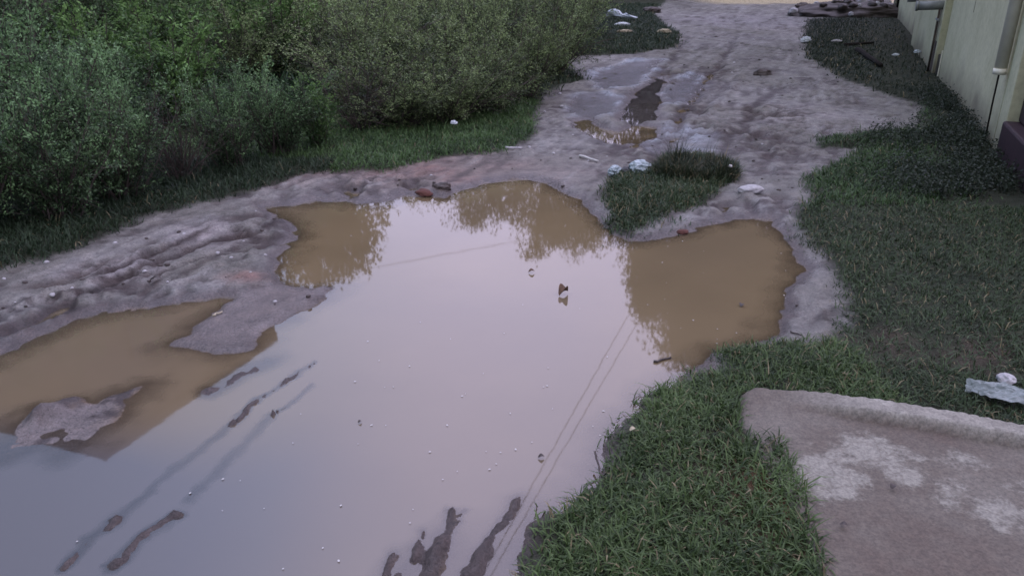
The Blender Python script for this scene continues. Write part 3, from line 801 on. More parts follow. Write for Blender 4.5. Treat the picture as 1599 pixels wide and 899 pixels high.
tree((10.4, 19.0), (8.6, 18.6, 5.5), cl, 'big dense tree leaning over the house wall, mirrored right in the puddle', .12, 2600, trunk_r=.26)

for px, D_, zt, lab in ((920, 42, 5.6, 'lone far tree left of the others beyond the end of the lane'), (1000, 40, 9.5, 'leftmost of the far trees closing the end of the lane'), (1110, 41, 11, 'middle one of the far trees closing the end of the lane'), (1230, 40, 11, 'rightmost of the far trees closing the end of the lane')):
    q0 = mirrored(px, 250, D_); cl = []
    for k in range(24):
        cl.append((q0.x + rng.uniform(-2.7, 2.7), q0.y + rng.uniform(-2, 2), rng.uniform(2.2, zt), rng.uniform(1.1, 1.7), rng.uniform(1.0, 1.5)))
    tree((q0.x, q0.y), (q0.x, q0.y, zt * .6), cl, lab, .26, 500)
n = 26000
fx = rng.uniform(-90, 80, n); fy = 74 + rng.normal(0, 4, n); top_ = 4.5 + 2.2 * fbm(fx, fy * 0, 9, 4, 601)
leaf_cloud('far_wood', np.stack([fx, fy, rng.uniform(0, 1, n) ** .8 * top_], 1), .9, (.016, .026, .014), (.045, .065, .035), 'distant dark belt of trees beyond the end of the lane', M_tree)
M_housewall = speckled('house_plaster', (.10, .085, .066), (.14, .118, .092), 2, .9)
M_dark = speckled('dark_opening', (.012, .012, .014), (.02, .02, .024), 5, .3)
P1 = mirrored(165, 718, 14.0); hh = P1.z
def atH(px, py):
    x, y = at(px, py); d = math.hypot(x, y); D = (hh + CAM_H) / (CAM_H / d)
    return Vector((x / d * D, y / d * D, 0))
Hc = Vector((P1.x, P1.y, 0)); He = atH(432, 533)
ax = (He - Hc).normalized(); px_ = Vector((-ax.y, ax.x, 0)); ln = (He - Hc).length
hroot = empty('house', (Hc.x, Hc.y, 0), math.atan2(ax.y, ax.x))
mb = MB(); mb.prism([(0, 0), (ln, 0), (ln, 9), (0, 9)], -.1, hh - .25); mb.build('wall', M_housewall, hroot)
mb = MB(); mb.prism([(-.03, -.03), (ln + .03, -.03), (ln + .03, 9.03), (-.03, 9.03)], hh - .25, hh); mb.build('parapet', M_housewall, hroot, .02)
for x0 in (1.0, 3.4):
    for z0 in (1.0, 4.0):
        mb = MB(); mb.box((x0 + .5, -.01, z0 + .6), (.5, 0, 0), (0, .04, 0), (0, 0, .6)); mb.build('window', M_dark, hroot)
for y0 in (2.0, 5.0):
    for z0 in (1.0, 4.0):
        mb = MB(); mb.box((-.01, y0, z0 + .6), (.04, 0, 0), (0, .5, 0), (0, 0, .6)); mb.build('window', M_dark, hroot)
tag(hroot, 'two-storey flat-roofed house behind the thicket, mirrored left in the puddle', 'house')

# overhead cables, mirrored as thin dark lines
def cable(pa, pb, z, ext_a, ext_b, lab):
    def q(px, py):
        x, y = at(px, py); d = math.hypot(x, y); D = (z + CAM_H) * d / CAM_H
        return Vector((x / d * D, y / d * D, z))
    a, b = q(*pa), q(*pb); d = (b - a).normalized()
    s, e = a - d * ext_a, b + d * ext_b
    pts = []
    for i in range(25):
        t = i / 24; p = s.lerp(e, t); p.z -= 0.25 * 4 * t * (1 - t) - .2; pts.append(p)
    mb = MB(); mb.tube(pts, .006, 5); o = mb.build('overhead_cable', M_cable)
    tag(o, lab, 'cable')
cable((480, 440), (830, 375), 5.0, 6, 9, 'single overhead cable crossing the lane, mirrored across the puddle')
cable((980, 495), (832, 760), 5.5, 8, 12, 'left of two overhead cables along the lane, mirrored near the right bank')
cable((1000, 497), (848, 760), 5.5, 8, 12, 'right of two overhead cables along the lane, mirrored near the right bank')

# ------------------------------------------------------------------ house wall on the right
def mat_wall():
    m, nt, b = mat('green_plaster')
    n1 = noise_node(nt, 1.1, 7, .65); n2 = noise_node(nt, 14, 6, .7)
    r1 = ramp(nt, n1.outputs['Fac'], [(.28, (.44, .43, .26)), (.5, (.55, .53, .335)), (.72, (.62, .60, .40))])
    r2 = ramp(nt, n2.outputs['Fac'], [(.3, (.82,) * 3), (.6, (1.04,) * 3)])
    x = N(nt, 'ShaderNodeMix', data_type='RGBA', blend_type='MULTIPLY'); x.inputs[0].default_value = 1
    nt.links.new(r1.outputs[0], x.inputs[6]); nt.links.new(r2.outputs[0], x.inputs[7])
    # splash dirt at the foot and damp streaks running down
    tc = nt.nodes.new('ShaderNodeTexCoord'); sp = nt.nodes.new('ShaderNodeSeparateXYZ'); nt.links.new(tc.outputs['Object'], sp.inputs[0])
    ad = N(nt, 'ShaderNodeMath', operation='MULTIPLY_ADD'); nt.links.new(n1.outputs['Fac'], ad.inputs[0]); ad.inputs[1].default_value = -.9; nt.links.new(sp.outputs['Z'], ad.inputs[2])
    mr = N(nt, 'ShaderNodeMapRange', interpolation_type='SMOOTHSTEP'); mr.inputs['From Min'].default_value = -.45; mr.inputs['From Max'].default_value = .05
    mr.inputs['To Min'].default_value = .85; mr.inputs['To Max'].default_value = 0
    nt.links.new(ad.outputs[0], mr.inputs['Value'])
    y = N(nt, 'ShaderNodeMix', data_type='RGBA'); nt.links.new(mr.outputs[0], y.inputs[0]); nt.links.new(x.outputs[2], y.inputs[6]); y.inputs[7].default_value = (.15, .125, .08, 1)
    mp = nt.nodes.new('ShaderNodeMapping'); mp.inputs['Scale'].default_value = (1.6, 1.6, .25); nt.links.new(tc.outputs['Object'], mp.inputs['Vector'])
    n3 = nt.nodes.new('ShaderNodeTexNoise'); n3.inputs['Scale'].default_value = 1.3; n3.inputs['Detail'].default_value = 6; nt.links.new(mp.outputs[0], n3.inputs['Vector'])
    r3 = ramp(nt, n3.outputs['Fac'], [(.55, (1, 1, 1)), (.85, (.80, .78, .74))])
    w = N(nt, 'ShaderNodeMix', data_type='RGBA', blend_type='MULTIPLY'); w.inputs[0].default_value = 1
    nt.links.new(y.outputs[2], w.inputs[6]); nt.links.new(r3.outputs[0], w.inputs[7])
    nt.links.new(w.outputs[2], b.inputs['Base Color']); b.inputs['Roughness'].default_value = .9
    bump(nt, n2.outputs['Fac'], b, .4, .004)
    return m
M_wall = mat_wall()
M_stain = speckled('damp_stain', (.045, .03, .024), (.10, .075, .055), 8, .8)
M_maroon = speckled('maroon_paint', (.020, .009, .013), (.040, .018, .024), 9, .6)
u_, n_ = WALL_DIR, Vector((-WALL_DIR.y, WALL_DIR.x, 0))     # along the wall (away from the viewer), and out towards the lane
wroot = empty('house_wall', (WALL_A.x, WALL_A.y, 0), math.atan2(u_.y, u_.x))   # local x along the wall, local y out to the lane
WH = 3.6
def wbox(name, x0, x1, y0, y1, z0, z1, m, bev=.008, parent=None):
    mb = MB(); mb.prism([(x0, y0), (x1, y0), (x1, y1), (x0, y1)], z0, z1); return mb.build(name, m, parent or wroot, bev)
wbox('wall_panel', .16, 5.02, -5.0, 0, -.3, WH, M_wall)
wbox('wall_panel', 5.34, 9.8, -5.1, .06, -.3, WH, M_wall)
wbox('wall_panel', 5.02, 5.34, -.24, -.20, -.3, WH, M_wall)
wbox('wall_panel', 9.805, 19.0, -5.1, -.10, -.3, WH, M_wall)
wbox('pilaster', -.22, .105, -.24, .004, -.3, WH, M_wall)
# rain pipe with its socket end
def wtube(name, pts, r, m, n=14, parent=None, smooth=True):
    mb = MB(); mb.tube(pts, r, n); o = mb.build(name, m, parent or wroot, smooth=smooth)
    for p_ in o.data.polygons:
        if len(p_.vertices) > 4: p_.use_smooth = False
    return o
pp = wtube('rain_pipe', [(.20, .065, .72), (.20, .065, WH)], .052, M_pvc, 18)
wtube('pipe_socket', [(.20, .065, .69), (.20, .065, .74)], .055, M_pvc, 18, pp)
wtube('hanging_wire', [(.24, .06, .70), (.29, .05, .45), (.36, .03, .05)], .008, M_iron, 6)
# spouts
sp1 = wtube('drain_spout', [(5.55, .02, 1.00), (5.55, .42, .98)], .062, M_pvc_g, 16)
wtube('spout_rim', [(5.55, .39, .9815), (5.55, .425, .98)], .070, M_pvc_g, 16, sp1)
wtube('thin_pipe', [(5.52, .10, .95), (5.52, .10, .05)], .016, M_stain, 8)
wtube('pipe_bracket', [(5.40, .10, .80), (5.72, .10, .80)], .018, M_pvc_g, 8)
sp2 = wtube('drain_spout', [(11.0, -.13, .86), (11.0, .18, .84)], .06, M_pvc_g, 14)
wtube('rain_pipe', [(18.4, -.04, .05), (18.4, -.04, WH)], .07, M_pvc, 14)
wtube('hanging_wire', [(18.1, -.07, .1), (18.1, -.07, WH)], .03, M_iron, 6)
wbox('damp_stain', 5.45, 5.72, .0605, .0625, -.2, .50, M_stain, 0)
wbox('recess_shade', 5.02, 5.34, -.195, .02, -.2, .34, M_dark, .01)  # near-black block painting the shade in the recess between wall sections
wbox('edge_strip', 5.0, 5.022, .003, .02, .0, .42, M_pvc, .002)
wbox('damp_stain', 5.62, 5.70, .0605, .0622, .40, .95, M_stain, 0)
wbox('wall_slot', 2.96, 2.975, -.004, .002, 1.05, 1.5, M_iron, 0)
tag(wroot, 'pale green plastered house wall with rain pipes and drain spouts', 'wall')

# maroon plinth at the near end of the wall
pl = empty('maroon_plinth', (WALL_A.x, WALL_A.y, 0), math.atan2(u_.y, u_.x))
mb = MB(); mb.prism([(-2.6, -.6), (-.225, -.6), (-.225, .03), (-2.6, .03)], -.2, .36); mb.build('lower_step', M_maroon, pl, .02)
mb = MB(); mb.prism([(-2.6, -.6), (-.232, -.6), (-.232, -.08), (-2.6, -.08)], .36, 1.3); mb.build('upper_block', M_maroon, pl, .02)
tag(pl, 'dark maroon stepped plinth at the near end of the house wall', 'plinth')

# ------------------------------------------------------------------ concrete slab
def mat_slab():
    m, nt, b = mat('old_concrete')
    n1 = noise_node(nt, 2.2, 7, .65); n2 = noise_node(nt, 40, 6, .7); n4 = noise_node(nt, 10, 10, .70)
    base = ramp(nt, n1.outputs['Fac'], [(.30, (.082, .056, .038)), (.5, (.104, .085, .062)), (.72, (.150, .134, .104))])
    # pale worn patches: cells thresholded, kept to a band with the paler cement skim
    v = nt.nodes.new('ShaderNodeTexVoronoi'); v.feature = 'DISTANCE_TO_EDGE'; v.inputs['Scale'].default_value = 11
    tc = nt.nodes.new('ShaderNodeTexCoord')
    dn = noise_node(nt, 6, 4, .6)
    wv = N(nt, 'ShaderNodeVectorMath', operation='MULTIPLY_ADD'); nt.links.new(dn.outputs['Color'], wv.inputs[0]); wv.inputs[1].default_value = (.20, .20, .20); nt.links.new(tc.outputs['Object'], wv.inputs[2])
    nt.links.new(wv.outputs[0], v.inputs['Vector'])
    cells = N(nt, 'ShaderNodeMapRange', interpolation_type='SMOOTHSTEP'); cells.inputs['From Min'].default_value = .0; cells.inputs['From Max'].default_value = .10; cells.inputs['To Min'].default_value = .62
    nt.links.new(v.outputs['Distance'], cells.inputs['Value'])
    a = nt.nodes.new('ShaderNodeAttribute'); a.attribute_name = 'skim'
    th = N(nt, 'ShaderNodeMath', operation='ADD'); nt.links.new(n4.outputs['Fac'], th.inputs[0]); nt.links.new(a.outputs['Fac'], th.inputs[1])
    tr = N(nt, 'ShaderNodeMapRange', interpolation_type='SMOOTHSTEP'); tr.inputs['From Min'].default_value = .78; tr.inputs['From Max'].default_value = .98
    nt.links.new(th.outputs[0], tr.inputs['Value'])
    full = N(nt, 'ShaderNodeMapRange', interpolation_type='SMOOTHSTEP'); full.inputs['From Min'].default_value = 1.15; full.inputs['From Max'].default_value = 1.5
    nt.links.new(th.outputs[0], full.inputs['Value'])
    mx = N(nt, 'ShaderNodeMath', operation='MAXIMUM'); nt.links.new(cells.outputs[0], mx.inputs[0]); nt.links.new(full.outputs[0], mx.inputs[1])
    fa = N(nt, 'ShaderNodeMath', operation='MULTIPLY'); nt.links.new(mx.outputs[0], fa.inputs[0]); nt.links.new(tr.outputs[0], fa.inputs[1])
    y = N(nt, 'ShaderNodeMix', data_type='RGBA'); nt.links.new(fa.outputs[0], y.inputs[0]); nt.links.new(base.outputs[0], y.inputs[6]); y.inputs[7].default_value = (.225, .21, .168, 1)
    ke = nt.nodes.new('ShaderNodeAttribute'); ke.attribute_name = 'kerb'
    n5 = noise_node(nt, 9, 8, .7); kr = ramp(nt, n5.outputs['Fac'], [(.32, (.18, .165, .132)), (.55, (.26, .243, .198)), (.7, (.34, .325, .27))])
    yk = N(nt, 'ShaderNodeMix', data_type='RGBA'); nt.links.new(ke.outputs['Fac'], yk.inputs[0]); nt.links.new(y.outputs[2], yk.inputs[6]); nt.links.new(kr.outputs[0], yk.inputs[7]); y = yk
    n6 = noise_node(nt, 110, 4, .7); gr_ = ramp(nt, n6.outputs['Fac'], [(.38, (.62,) * 3), (.52, (1,) * 3), (.68, (1.25,) * 3)])
    yg = N(nt, 'ShaderNodeMix', data_type='RGBA', blend_type='MULTIPLY'); yg.inputs[0].default_value = .8; nt.links.new(y.outputs[2], yg.inputs[6]); nt.links.new(gr_.outputs[0], yg.inputs[7]); y = yg
    r2 = ramp(nt, n2.outputs['Fac'], [(.28, (.72,) * 3), (.6, (1.08,) * 3)])
    w = N(nt, 'ShaderNodeMix', data_type='RGBA', blend_type='MULTIPLY'); w.inputs[0].default_value = 1
    nt.links.new(y.outputs[2], w.inputs[6]); nt.links.new(r2.outputs[0], w.inputs[7])
    nt.links.new(w.outputs[2], b.inputs['Base Color']); b.inputs['Roughness'].default_value = .75
    s = N(nt, 'ShaderNodeMath', operation='MULTIPLY_ADD'); nt.links.new(fa.outputs[0], s.inputs[0]); s.inputs[1].default_value = .5; nt.links.new(n2.outputs['Fac'], s.inputs[2])
    bump(nt, s.outputs[0], b, .6, .006)
    return m
M_slab = mat_slab()
gx_, gy_ = np.meshgrid(np.arange(.6, 4.2, .016), np.arange(.6, 3.2, .016))
sx_, sy_ = gx_.ravel(), gy_.ravel()
sd_ = sdist(SLAB_OUT, sx_ + .012 * fbm(sx_, sy_, .1, 3, 401), sy_ + .012 * fbm(sx_, sy_, .1, 3, 402), 1.0)
k_back = pdist(np.array([at(1178, 602, .09), at(1260, 611, .09), at(1599, 668, .09), at(2300, 776, .09)]), sx_, sy_, 1.0)   # distance from the back edge
kw = .110 + .012 * fbm(sx_, sy_, .5, 2, 404)
fade = sstep(1.0, 1.35, sx_)
kerb = sstep(kw + .007, kw - .007, k_back) * fade
zz = .078 + .006 * fbm(sx_, sy_, .3, 5, 405) + .042 * kerb + .012 * sstep(.2, .0, k_back) * (1 - fade)
zz = np.where(sd_ > -.018, zz - 1.2 * np.clip(sd_ + .018, 0, 1) ** 1.0, zz)
skim = .22 * np.exp(-((sx_ - 1.22) ** 2 / .05 + (sy_ - 2.28) ** 2 / .02)) * 2.6
for (px, py), r, a_ in (((1280, 745), .14, .9), ((1330, 745), .10, .55), ((1410, 740), .12, .5), ((1480, 770), .13, .45), ((1560, 800), .14, .5), ((1300, 700), .10, .4), ((1510, 720), .12, .4), ((1590, 760), .1, .4), ((1230, 690), .07, .3), ((1370, 700), .10, .3)):
    cx, cy = at(px, py, .08); skim = np.maximum(skim, a_ * np.exp(-((sx_ - cx) ** 2 + (sy_ - cy) ** 2) / r ** 2))
gi = np.arange(len(sx_)).reshape(gx_.shape)
q = np.stack([gi[:-1, :-1], gi[:-1, 1:], gi[1:, 1:], gi[1:, :-1]], -1).reshape(-1, 4)
q = q[(sd_[q].min(1) < .05)]
used, inv = np.unique(q, return_inverse=True)
me = big_mesh('concrete_slab', np.stack([sx_[used], sy_[used], zz[used]], 1), inv.reshape(-1, 4), None, {'skim': skim[used], 'kerb': np.clip(kerb * .9, 0, 1)[used]}, True)
tag(link('concrete_slab', me, M_slab), 'worn concrete slab with raised back kerb, pale patches and grass creeping over its left side', 'slab')

# ------------------------------------------------------------------ litter, stones and sticks
def put(name, me, m, px, py, label, cat, rz=0, dz=0.0, group=None, rx=0, water=False):
    x, y = at(px, py, 0 if water else max(gz(*at(px, py)), 0))
    z = 0 if water else max(gz(x, y), 0)
    o = link(name, me, m, None, (x, y, z + dz)); o.rotation_euler = (rx, 0, rz)
    return tag(o, label, cat, group)

M_sheet = speckled('weathered_paper', (.17, .195, .185), (.27, .295, .285), 30, .7, .004, .5)
def sheet_mesh():
    a, b = np.meshgrid(np.linspace(-1, 1, 40), np.linspace(-1, 1, 24)); a, b = a.ravel(), b.ravel()
    w_ = 1 - .45 * np.abs(a) ** 2.5 + .15 * fbm(a, b * 0, .4, 3, 501)
    X = a * .125 + .012 * fbm(a, b, .7, 3, 502); Y_ = b * .048 * w_ + .012 * fbm(a, b, .6, 3, 503)
    Z = .035 * np.abs(fbm(a, b, .55, 4, 504)) + .018 * (1 - a * a) + .012 * b
    gi_ = np.arange(960).reshape(24, 40)
    return big_mesh('paper_sheet', np.stack([X, Y_, Z], 1), np.stack([gi_[:-1, :-1], gi_[:-1, 1:], gi_[1:, 1:], gi_[1:, :-1]], -1).reshape(-1, 4), None, None, False)
def far_bag():
    mb = MB(); pts = [(-.42, .10, .03), (-.36, .12, .10), (-.22, .10, .13), (-.08, .04, .10), (.05, -.02, .05), (.14, -.02, .07), (.26, -.06, .05), (.42, -.10, .04), (.52, -.12, .03)]
    mb.tube(pts, [.02, .085, .10, .085, .04, .06, .045, .03, .015], 12)
    me = bpy.data.meshes.new('plastic_bag'); me.from_pydata(mb.v, [], mb.f)
    for i, v in enumerate(me.vertices): v.co += Vector((random.uniform(-1, 1), random.uniform(-1, 1), random.uniform(-1, 1))) * .016
    return me
put('plastic_bag', far_bag(), M_plastic, 968, 34, 'largest crumpled white plastic bag on the far left verge', 'plastic bag', -.5, .08)
put('plastic_scrap', blob_mesh('plastic_scrap', (.17, .08, .05), .4, 2.5, 2, 4, .3, True), M_plastic, 972, 41, 'small white plastic scrap just below the largest white bag', 'litter', .1, .04)
put('plastic_scrap', blob_mesh('plastic_scrap', (.18, .07, .04), .4, 2.5, 21, 4, .3, True), M_straw, 975, 52, 'faint yellowish scrap in the grass under the white litter', 'litter', .4, .03)
put('paper_scrap', blob_mesh('paper_scrap', (.12, .08, .05), .75, 2.5, 3, 4, .3, True), M_straw, 1037, 53, 'pale scrap at the tip of the far left verge', 'litter', .1, .04)
put('paper_scrap', blob_mesh('paper_scrap', (.10, .06, .06), .75, 2.5, 4, 4, .3, True), M_plastic, 1258, 67, 'white scrap at the left edge of the far right grass', 'litter', .6, .04)
put('paper_scrap', blob_mesh('paper_scrap', (.09, .04, .02), .75, 2.5, 5, 3, .3, True), M_stone, 1306, 69, 'grey-white scrap lying within the far right grass', 'litter', .3, .06)
put('paper_scrap', blob_mesh('paper_scrap', (.05, .03, .02), .75, 2.5, 6, 3, .3, True), M_plastic, 1397, 95, 'white scrap on the dark ground near the wall foot', 'litter', .3, .09)
put('paper_scrap', blob_mesh('paper_scrap', (.05, .04, .03), .75, 2.5, 7, 3, .3, True), M_plastic, 1431, 91, 'white scrap against the foot of the stained wall', 'litter', .3, .09)
put('paper_scrap', blob_mesh('paper_scrap', (.03, .02, .02), .75, 2.5, 8, 3, .3, True), M_plastic, 709, 205, 'tiny white scrap in the wide left grass patch', 'litter', .3, .09)
put('plastic_bag', blob_mesh('plastic_bag', (.085, .065, .060), .30, 1.8, 9, 5, .5, True), M_plastic_b, 999, 274, 'puffed bluish plastic bag beside the tussock on the mound', 'plastic bag', .2, .05)
put('plastic_bag', blob_mesh('plastic_bag', (.055, .045, .045), .40, 2.2, 10, 5, .4, True), M_plastic_b, 960, 274, 'small whitish plastic bag left of the bluish one', 'plastic bag', .9, .035)
put('plastic_bag', blob_mesh('plastic_bag', (.05, .045, .035), .40, 2.2, 11, 4, .4, True), M_black, 978, 275, 'dark plastic scrap between the two pale bags', 'plastic bag', .4, .03)
put('pale_stone', blob_mesh('pale_stone', (.095, .05, .035), .22, 1.6, 12, 4, .6), M_stone, 1171, 303, 'pale flat stone right of the tussock on the mound', 'stone', .15, .02)
put('bottle_cap', blob_mesh('bottle_cap', (.017, .017, .014), .1, 2, 13, 3, .5), M_petal, 1138, 279, 'round white cap against the dark tussock', 'cap', 0, .10)
put('paper_sheet', sheet_mesh(), M_sheet, 1562, 630, 'crumpled white paper sheet behind the concrete slab', 'litter', -.50, .035)
put('paper_scrap', blob_mesh('paper_scrap', (.03, .03, .02), .35, 1.6, 15, 4, .2, True), M_stone, 1566, 610, 'small grey scrap just behind the crumpled white sheet', 'litter', -.2, .05)
put('brick_piece', blob_mesh('brick_piece', (.04, .026, .018), .25, 1.8, 16, 3, .6), M_brick, 1066, 361, 'red brick piece at the water edge below the mound', 'brick', .3, .0)
put('brick_piece', blob_mesh('brick_piece', (.075, .05, .03), .2, 1.4, 17, 4, .6), M_brick, 662, 299, 'reddish brick lump on the far shore of the puddle', 'brick', -.7, .0)
# leaves and clods lying in the puddle
def leaf_thing(px, py, size, label, m, rz, lift=.01, tilt=.5):
    x, y = at(px, py); root_v = []
    mb = MB(); n_ = 7
    vs, fs = [], []
    for i in range(n_):
        t = i / (n_ - 1); w = math.sin(math.pi * min(1, t * .92 + .08)) * .34 * size + .002
        zc = math.sin(t * 2.6) * size * .28
        vs += [(t * size - size / 2, -w, zc + w * tilt), (t * size - size / 2, 0, zc), (t * size - size / 2, w, zc + w * tilt)]
    for i in range(n_ - 1):
        for k in range(2): fs.append((i * 3 + k, i * 3 + k + 1, i * 3 + 4 + k, i * 3 + 3 + k))
    mb.add(vs, fs); o = mb.build('dead_leaf', m, None, smooth=True, loc=(x, y, lift)); o.rotation_euler.z = rz
    return tag(o, label, 'leaf')
leaf_thing(880, 460, .065, 'curled brown leaf standing out of the open puddle', M_deadleaf, .75, .002, 1.6)
leaf_thing(830, 426, .035, 'small dark leaf above and left of the curled brown leaf in the puddle', M_deadleaf, .2, .004, .7)
leaf_thing(845, 715, .022, 'tiny dark leaf floating where the cable reflections pass, near the grass bank', M_clod, .1, .003, .6)
leaf_thing(562, 660, .014, 'tiny dark leaf floating left in the open puddle', M_clod, .6, .003, .6)
leaf_thing(1158, 478, .03, 'dark leaf in the brown right part of the puddle', M_clod, 1.0, .003, .5)
leaf_thing(985, 716, .022, 'curled straw-coloured leaf on the near grass', M_straw, .3, .12, .5)
leaf_thing(246, 450, .06, 'dry pale-edged leaf on the left mud bank', M_clod, .0, gz(*at(246, 450)) + .003, .5)
leaf_thing(1386, 795, .022, 'dark dead leaf on the concrete slab', M_clod, .8, .088, .4)
leaf_thing(1310, 856, .02, 'thin dark leaf at the left side of the slab', M_clod, -.5, .088, .4)
def stick(pts, r, m, label, name='stick', z=0.01, cat='stick'):
    P = []
    for px, py, dz in pts:
        x, y = at(px, py); P.append((x, y, max(gz(x, y), 0) + dz))
    mb = MB(); n_ = len(P)
    Pp = [Vector(P[0]).lerp(Vector(P[-1]), i / 5) + Vector((random.uniform(-1, 1), random.uniform(-1, 1), 0)) * min(r * 1.2, .008) for i in range(6)] if n_ == 2 else [Vector(p) for p in P]
    mb.tube(Pp, [r * (1 - .35 * i / (len(Pp) - 1)) for i in range(len(Pp))], 6)
    return tag(mb.build(name, m, None, smooth=True), label, cat)
stick([(905, 253, .012), (934, 259, .012)], .012, M_petal, 'pale bare stick on the mud left of the mound')
stick([(788, 238, .015), (815, 237, .015)], .016, M_stone, 'grey-white stick lying at the edge of the left grass patch')
stick([(928, 722, .05), (945, 762, .0)], .004, M_clod, 'thin dark twig leaning out of the grass over the water')
stick([(332, 497, .008), (346, 494, .008)], .006, M_straw, 'pale twig at the edge of the left brown pool')
stick([(1020, 566, .005), (1046, 560, .005)], .006, M_clod, 'dark twig floating beside the near grass tip')
stick([(1232, 527, .006), (1250, 534, .006)], .004, M_clod, 'short dark twig on the right mud patch')
stick([(1338, 88, .05), (1374, 114, .05)], .05, M_iron, 'black iron pipe lying in the far right grass', 'iron_pipe', cat='pipe')
stick([(1318, 80, .05), (1362, 76, .05)], .035, M_iron, 'dark iron bar lying across behind the black pipe', 'iron_bar', cat='bar')
put('mud_clod', blob_mesh('mud_clod', (.13, .08, .07), .3, 2, 30, 4, .5), M_clod, 1191, 117, 'lone dark clod in the middle of the far lane', 'clod', 0, .02)
put('mud_clod', blob_mesh('mud_clod', (.24, .16, .14), .3, 2, 31, 4, .5), M_clod, 1253, 13, 'dark clod at the edge of the far sand', 'clod', 0, .05)
put('mud_clod', blob_mesh('mud_clod', (.07, .05, .04), .3, 2, 32, 4, .5), M_clod, 690, 292, 'dark clod right of the reddish brick lump', 'clod', 0, .0)
put('mud_clod', blob_mesh('mud_clod', (.28, .2, .12), .3, 2, 33, 4, .5), M_clod, 1017, 20, 'dark lump at the inner edge of the far left verge', 'clod', 0, .05)
# heap of dark rubble beyond the far right grass
x, y = at(1335, 28); rb = empty('rubble_heap', (x, y, gz(x, y)))
link('soil', blob_mesh('soil', (1.9, 1.0, .42), .13, 3.2, 40, 5, .1), M_clod, rb)
rr = random.Random(9)
stones = [blob_mesh('rubble_stone', (.14, .11, .09), .25, 1.5, 50 + i, 3, .6) for i in range(3)]
for i in range(44):
    a, q_ = rr.uniform(0, 6.28), rr.random() ** .5
    xx, yy = math.cos(a) * q_ * 1.9, math.sin(a) * q_ * 1.0
    o = link('rubble_stone', stones[i % 3], M_stone if i % 4 == 0 else M_clod, rb, (xx, yy, .40 * math.sqrt(max(0, 1 - q_ * q_)) + .02)); o.rotation_euler.z = a
    s_ = rr.uniform(.5, 1.4); o.scale = (s_, s_, s_)
tag(rb, 'dark heap of soil and rubble between the far grass and the sand', 'rubble heap')
# white bits strewn over the water and the mud
pet = [big_mesh('pale_petal', np.array([(0, 0, 0), (.010, -.004, .001), (.017, .002, .002), (.009, .008, .001), (.002, .006, 0)]) * s_, None, [(0, 1, 2), (0, 2, 3), (0, 3, 4)]) for s_ in (.30, .42, .6)]
spots = [(411, 797), (440, 888), (533, 787), (470, 645), (455, 690), (720, 622), (727, 617), (800, 645), (860, 605), (862, 640), (850, 602), (937, 645), (757, 705), (780, 705), (805, 703), (828, 690),
         (775, 725), (765, 735), (715, 735), (690, 747), (670, 708), (645, 795), (645, 818), (533, 880), (600, 605), (612, 605), (560, 593), (555, 690), (595, 565), (637, 575), (757, 586), (852, 575), (700, 665),
         (925, 668), (938, 682), (575, 668), (600, 668), (1040, 385), (1070, 379), (1072, 392), (1095, 390), (1030, 408), (1100, 428), (1040, 443), (1226, 464), (1227, 466), (1228, 425), (1222, 398), (1045, 488), (1015, 476),
         (1120, 513), (1060, 512), (1118, 538), (1148, 520), (1122, 528), (1130, 560), (1227, 335), (1225, 336), (1040, 470), (1080, 500), (700, 530), (655, 505), (575, 535), (905, 480), (790, 520), (350, 745), (372, 750), (125, 845), (300, 770), (350, 797), (500, 860), (545, 368), (820, 478), (945, 560)]
for i, (px, py) in enumerate(spots):
    px += rr.uniform(-4, 4); py += rr.uniform(-3, 3)
    x, y = at(px, py)
    o = link('pale_petal', pet[i % 3], M_petal, None, (x, y, max(gz(x, y), 0) + .003)); o.rotation_euler.z = rr.uniform(0, 6)
    tag(o, 'tiny pale petal floating on the puddle', 'petal', 'pale petals strewn on the puddle')
peb = [blob_mesh('pebble', (.020, .015, .012), .25, 1.5, 70 + i, 2, .6) for i in range(3)]
made = 0
while made < 110:
    px, py = rr.uniform(0, 1260), rr.uniform(60, 500)
    x, y = at(px, py); L = layers(np.array([x]), np.array([y]))
    if L['g'][0] < .05 or L['d'][0] < .04 or L['h'][0] < .012: continue
    o = link('pebble', peb[made % 3], M_stone if made % 5 == 0 else M_clod, None, (x, y, L['h'][0] + .002))
    s_ = rr.uniform(.3, .9) * (1 + max(0, y - 6) * .12); o.scale = (s_, s_, s_); o.rotation_euler.z = rr.uniform(0, 6)
    lab = 'pale pebble lying loose on the muddy lane' if made % 5 == 0 else 'dark lump of mud lying loose on the lane'
    tag(o, lab, 'pebble', 'pale pebbles on the lane' if made % 5 == 0 else 'dark mud lumps on the lane'); made += 1

# ------------------------------------------------------------------ sky, sun, camera
SUN_EL, SUN_AZ = R(56), R(205)      # high and veiled; azimuth measured from straight ahead, left negative
w = bpy.data.worlds.new('World'); scene.world = w; w.use_nodes = True
nt = w.node_tree; bg = nt.nodes['Background']; bg.inputs['Strength'].default_value = .10
sky = nt.nodes.new('ShaderNodeTexSky'); sky.sky_type = 'NISHITA'; sky.sun_disc = False; sky.sun_elevation = SUN_EL; sky.sun_rotation = SUN_AZ
sky.air_density = 1.0; sky.dust_density = 2.0
tc = nt.nodes.new('ShaderNodeTexCoord'); sp = nt.nodes.new('ShaderNodeSeparateXYZ'); nt.links.new(tc.outputs['Generated'], sp.inputs[0])
nz = nt.nodes.new('ShaderNodeTexNoise'); nz.inputs['Scale'].default_value = 1.8; nz.inputs['Detail'].default_value = 4; nt.links.new(tc.outputs['Generated'], nz.inputs['Vector'])
cl = ramp(nt, nz.outputs['Fac'], [(.3, (.92, .92, .95)), (.7, (1.06, 1.05, 1.04))])
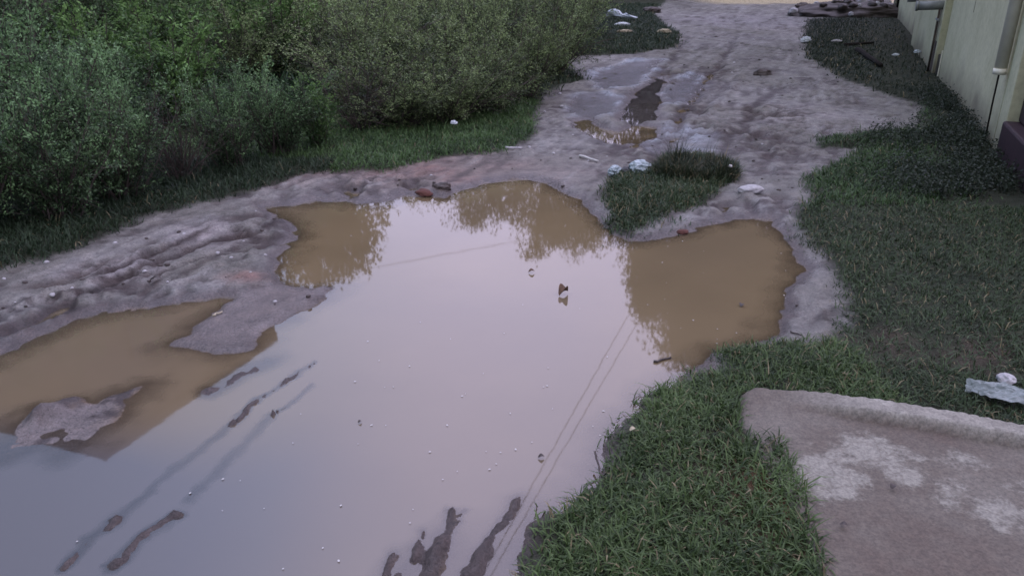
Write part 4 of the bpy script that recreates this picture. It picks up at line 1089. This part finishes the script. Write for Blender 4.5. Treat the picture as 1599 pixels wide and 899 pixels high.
side = N(nt, 'ShaderNodeMapRange', interpolation_type='SMOOTHSTEP'); side.inputs['From Min'].default_value = -.60; side.inputs['From Max'].default_value = -.02
nt.links.new(sp.outputs['X'], side.inputs['Value'])
gr = ramp(nt, side.outputs[0], [(0, (5.2, 7.0, 11.0)), (.55, (12.2, 14.2, 21.5)), (1, (21.0, 19.9, 28.6))])
m1 = N(nt, 'ShaderNodeMix', data_type='RGBA', blend_type='MULTIPLY'); m1.inputs[0].default_value = 1
nt.links.new(gr.outputs[0], m1.inputs[6]); nt.links.new(cl.outputs[0], m1.inputs[7])
fwd = N(nt, 'ShaderNodeMapRange', interpolation_type='SMOOTHSTEP'); fwd.inputs['From Min'].default_value = -.35; fwd.inputs['From Max'].default_value = .55
fwd.inputs['To Min'].default_value = .50; fwd.inputs['To Max'].default_value = 1.12; nt.links.new(sp.outputs['Y'], fwd.inputs['Value'])
elv = N(nt, 'ShaderNodeMath', operation='MULTIPLY_ADD'); nt.links.new(sp.outputs['Z'], elv.inputs[0]); elv.inputs[1].default_value = .75; elv.inputs[2].default_value = .72
fe = N(nt, 'ShaderNodeMath', operation='MULTIPLY'); nt.links.new(fwd.outputs[0], fe.inputs[0]); nt.links.new(elv.outputs[0], fe.inputs[1])
m3 = N(nt, 'ShaderNodeVectorMath', operation='SCALE'); nt.links.new(m1.outputs[2], m3.inputs[0]); nt.links.new(fe.outputs[0], m3.inputs['Scale'])
m2 = N(nt, 'ShaderNodeMix', data_type='RGBA'); m2.inputs[0].default_value = .85
nt.links.new(sky.outputs[0], m2.inputs[6]); nt.links.new(m3.outputs[0], m2.inputs[7]); nt.links.new(m2.outputs[2], bg.inputs['Color'])

sl = bpy.data.lights.new('sun', 'SUN'); sl.energy = .55; sl.angle = R(25); sl.color = (1, .96, .90)
so = bpy.data.objects.new('sun', sl); C.objects.link(so)
dirv = Vector((math.sin(SUN_AZ) * math.cos(SUN_EL), math.cos(SUN_AZ) * math.cos(SUN_EL), math.sin(SUN_EL)))
so.rotation_euler = (-dirv).to_track_quat('-Z', 'Y').to_euler(); so.location = (0, 0, 20)

cam = bpy.data.cameras.new('camera'); co = bpy.data.objects.new('camera', cam); C.objects.link(co)
cam.sensor_width = 36; cam.lens = 36 * FOC; cam.clip_start = .05; cam.clip_end = 2000
co.location = (0, 0, CAM_H); co.rotation_euler = (math.pi / 2 - PITCH, 0, 0)
scene.camera = co
scene.view_settings.view_transform = 'Standard'; scene.view_settings.look = 'None'; scene.view_settings.exposure = 0; scene.view_settings.gamma = 1
scene.render.engine = 'CYCLES'
try:
    scene.cycles.use_denoising = True; scene.cycles.denoiser = 'OPENIMAGEDENOISE'
except Exception: pass
scene.cycles.max_bounces = 6; scene.cycles.transparent_max_bounces = 8
scene.cycles.filter_width = 1.6
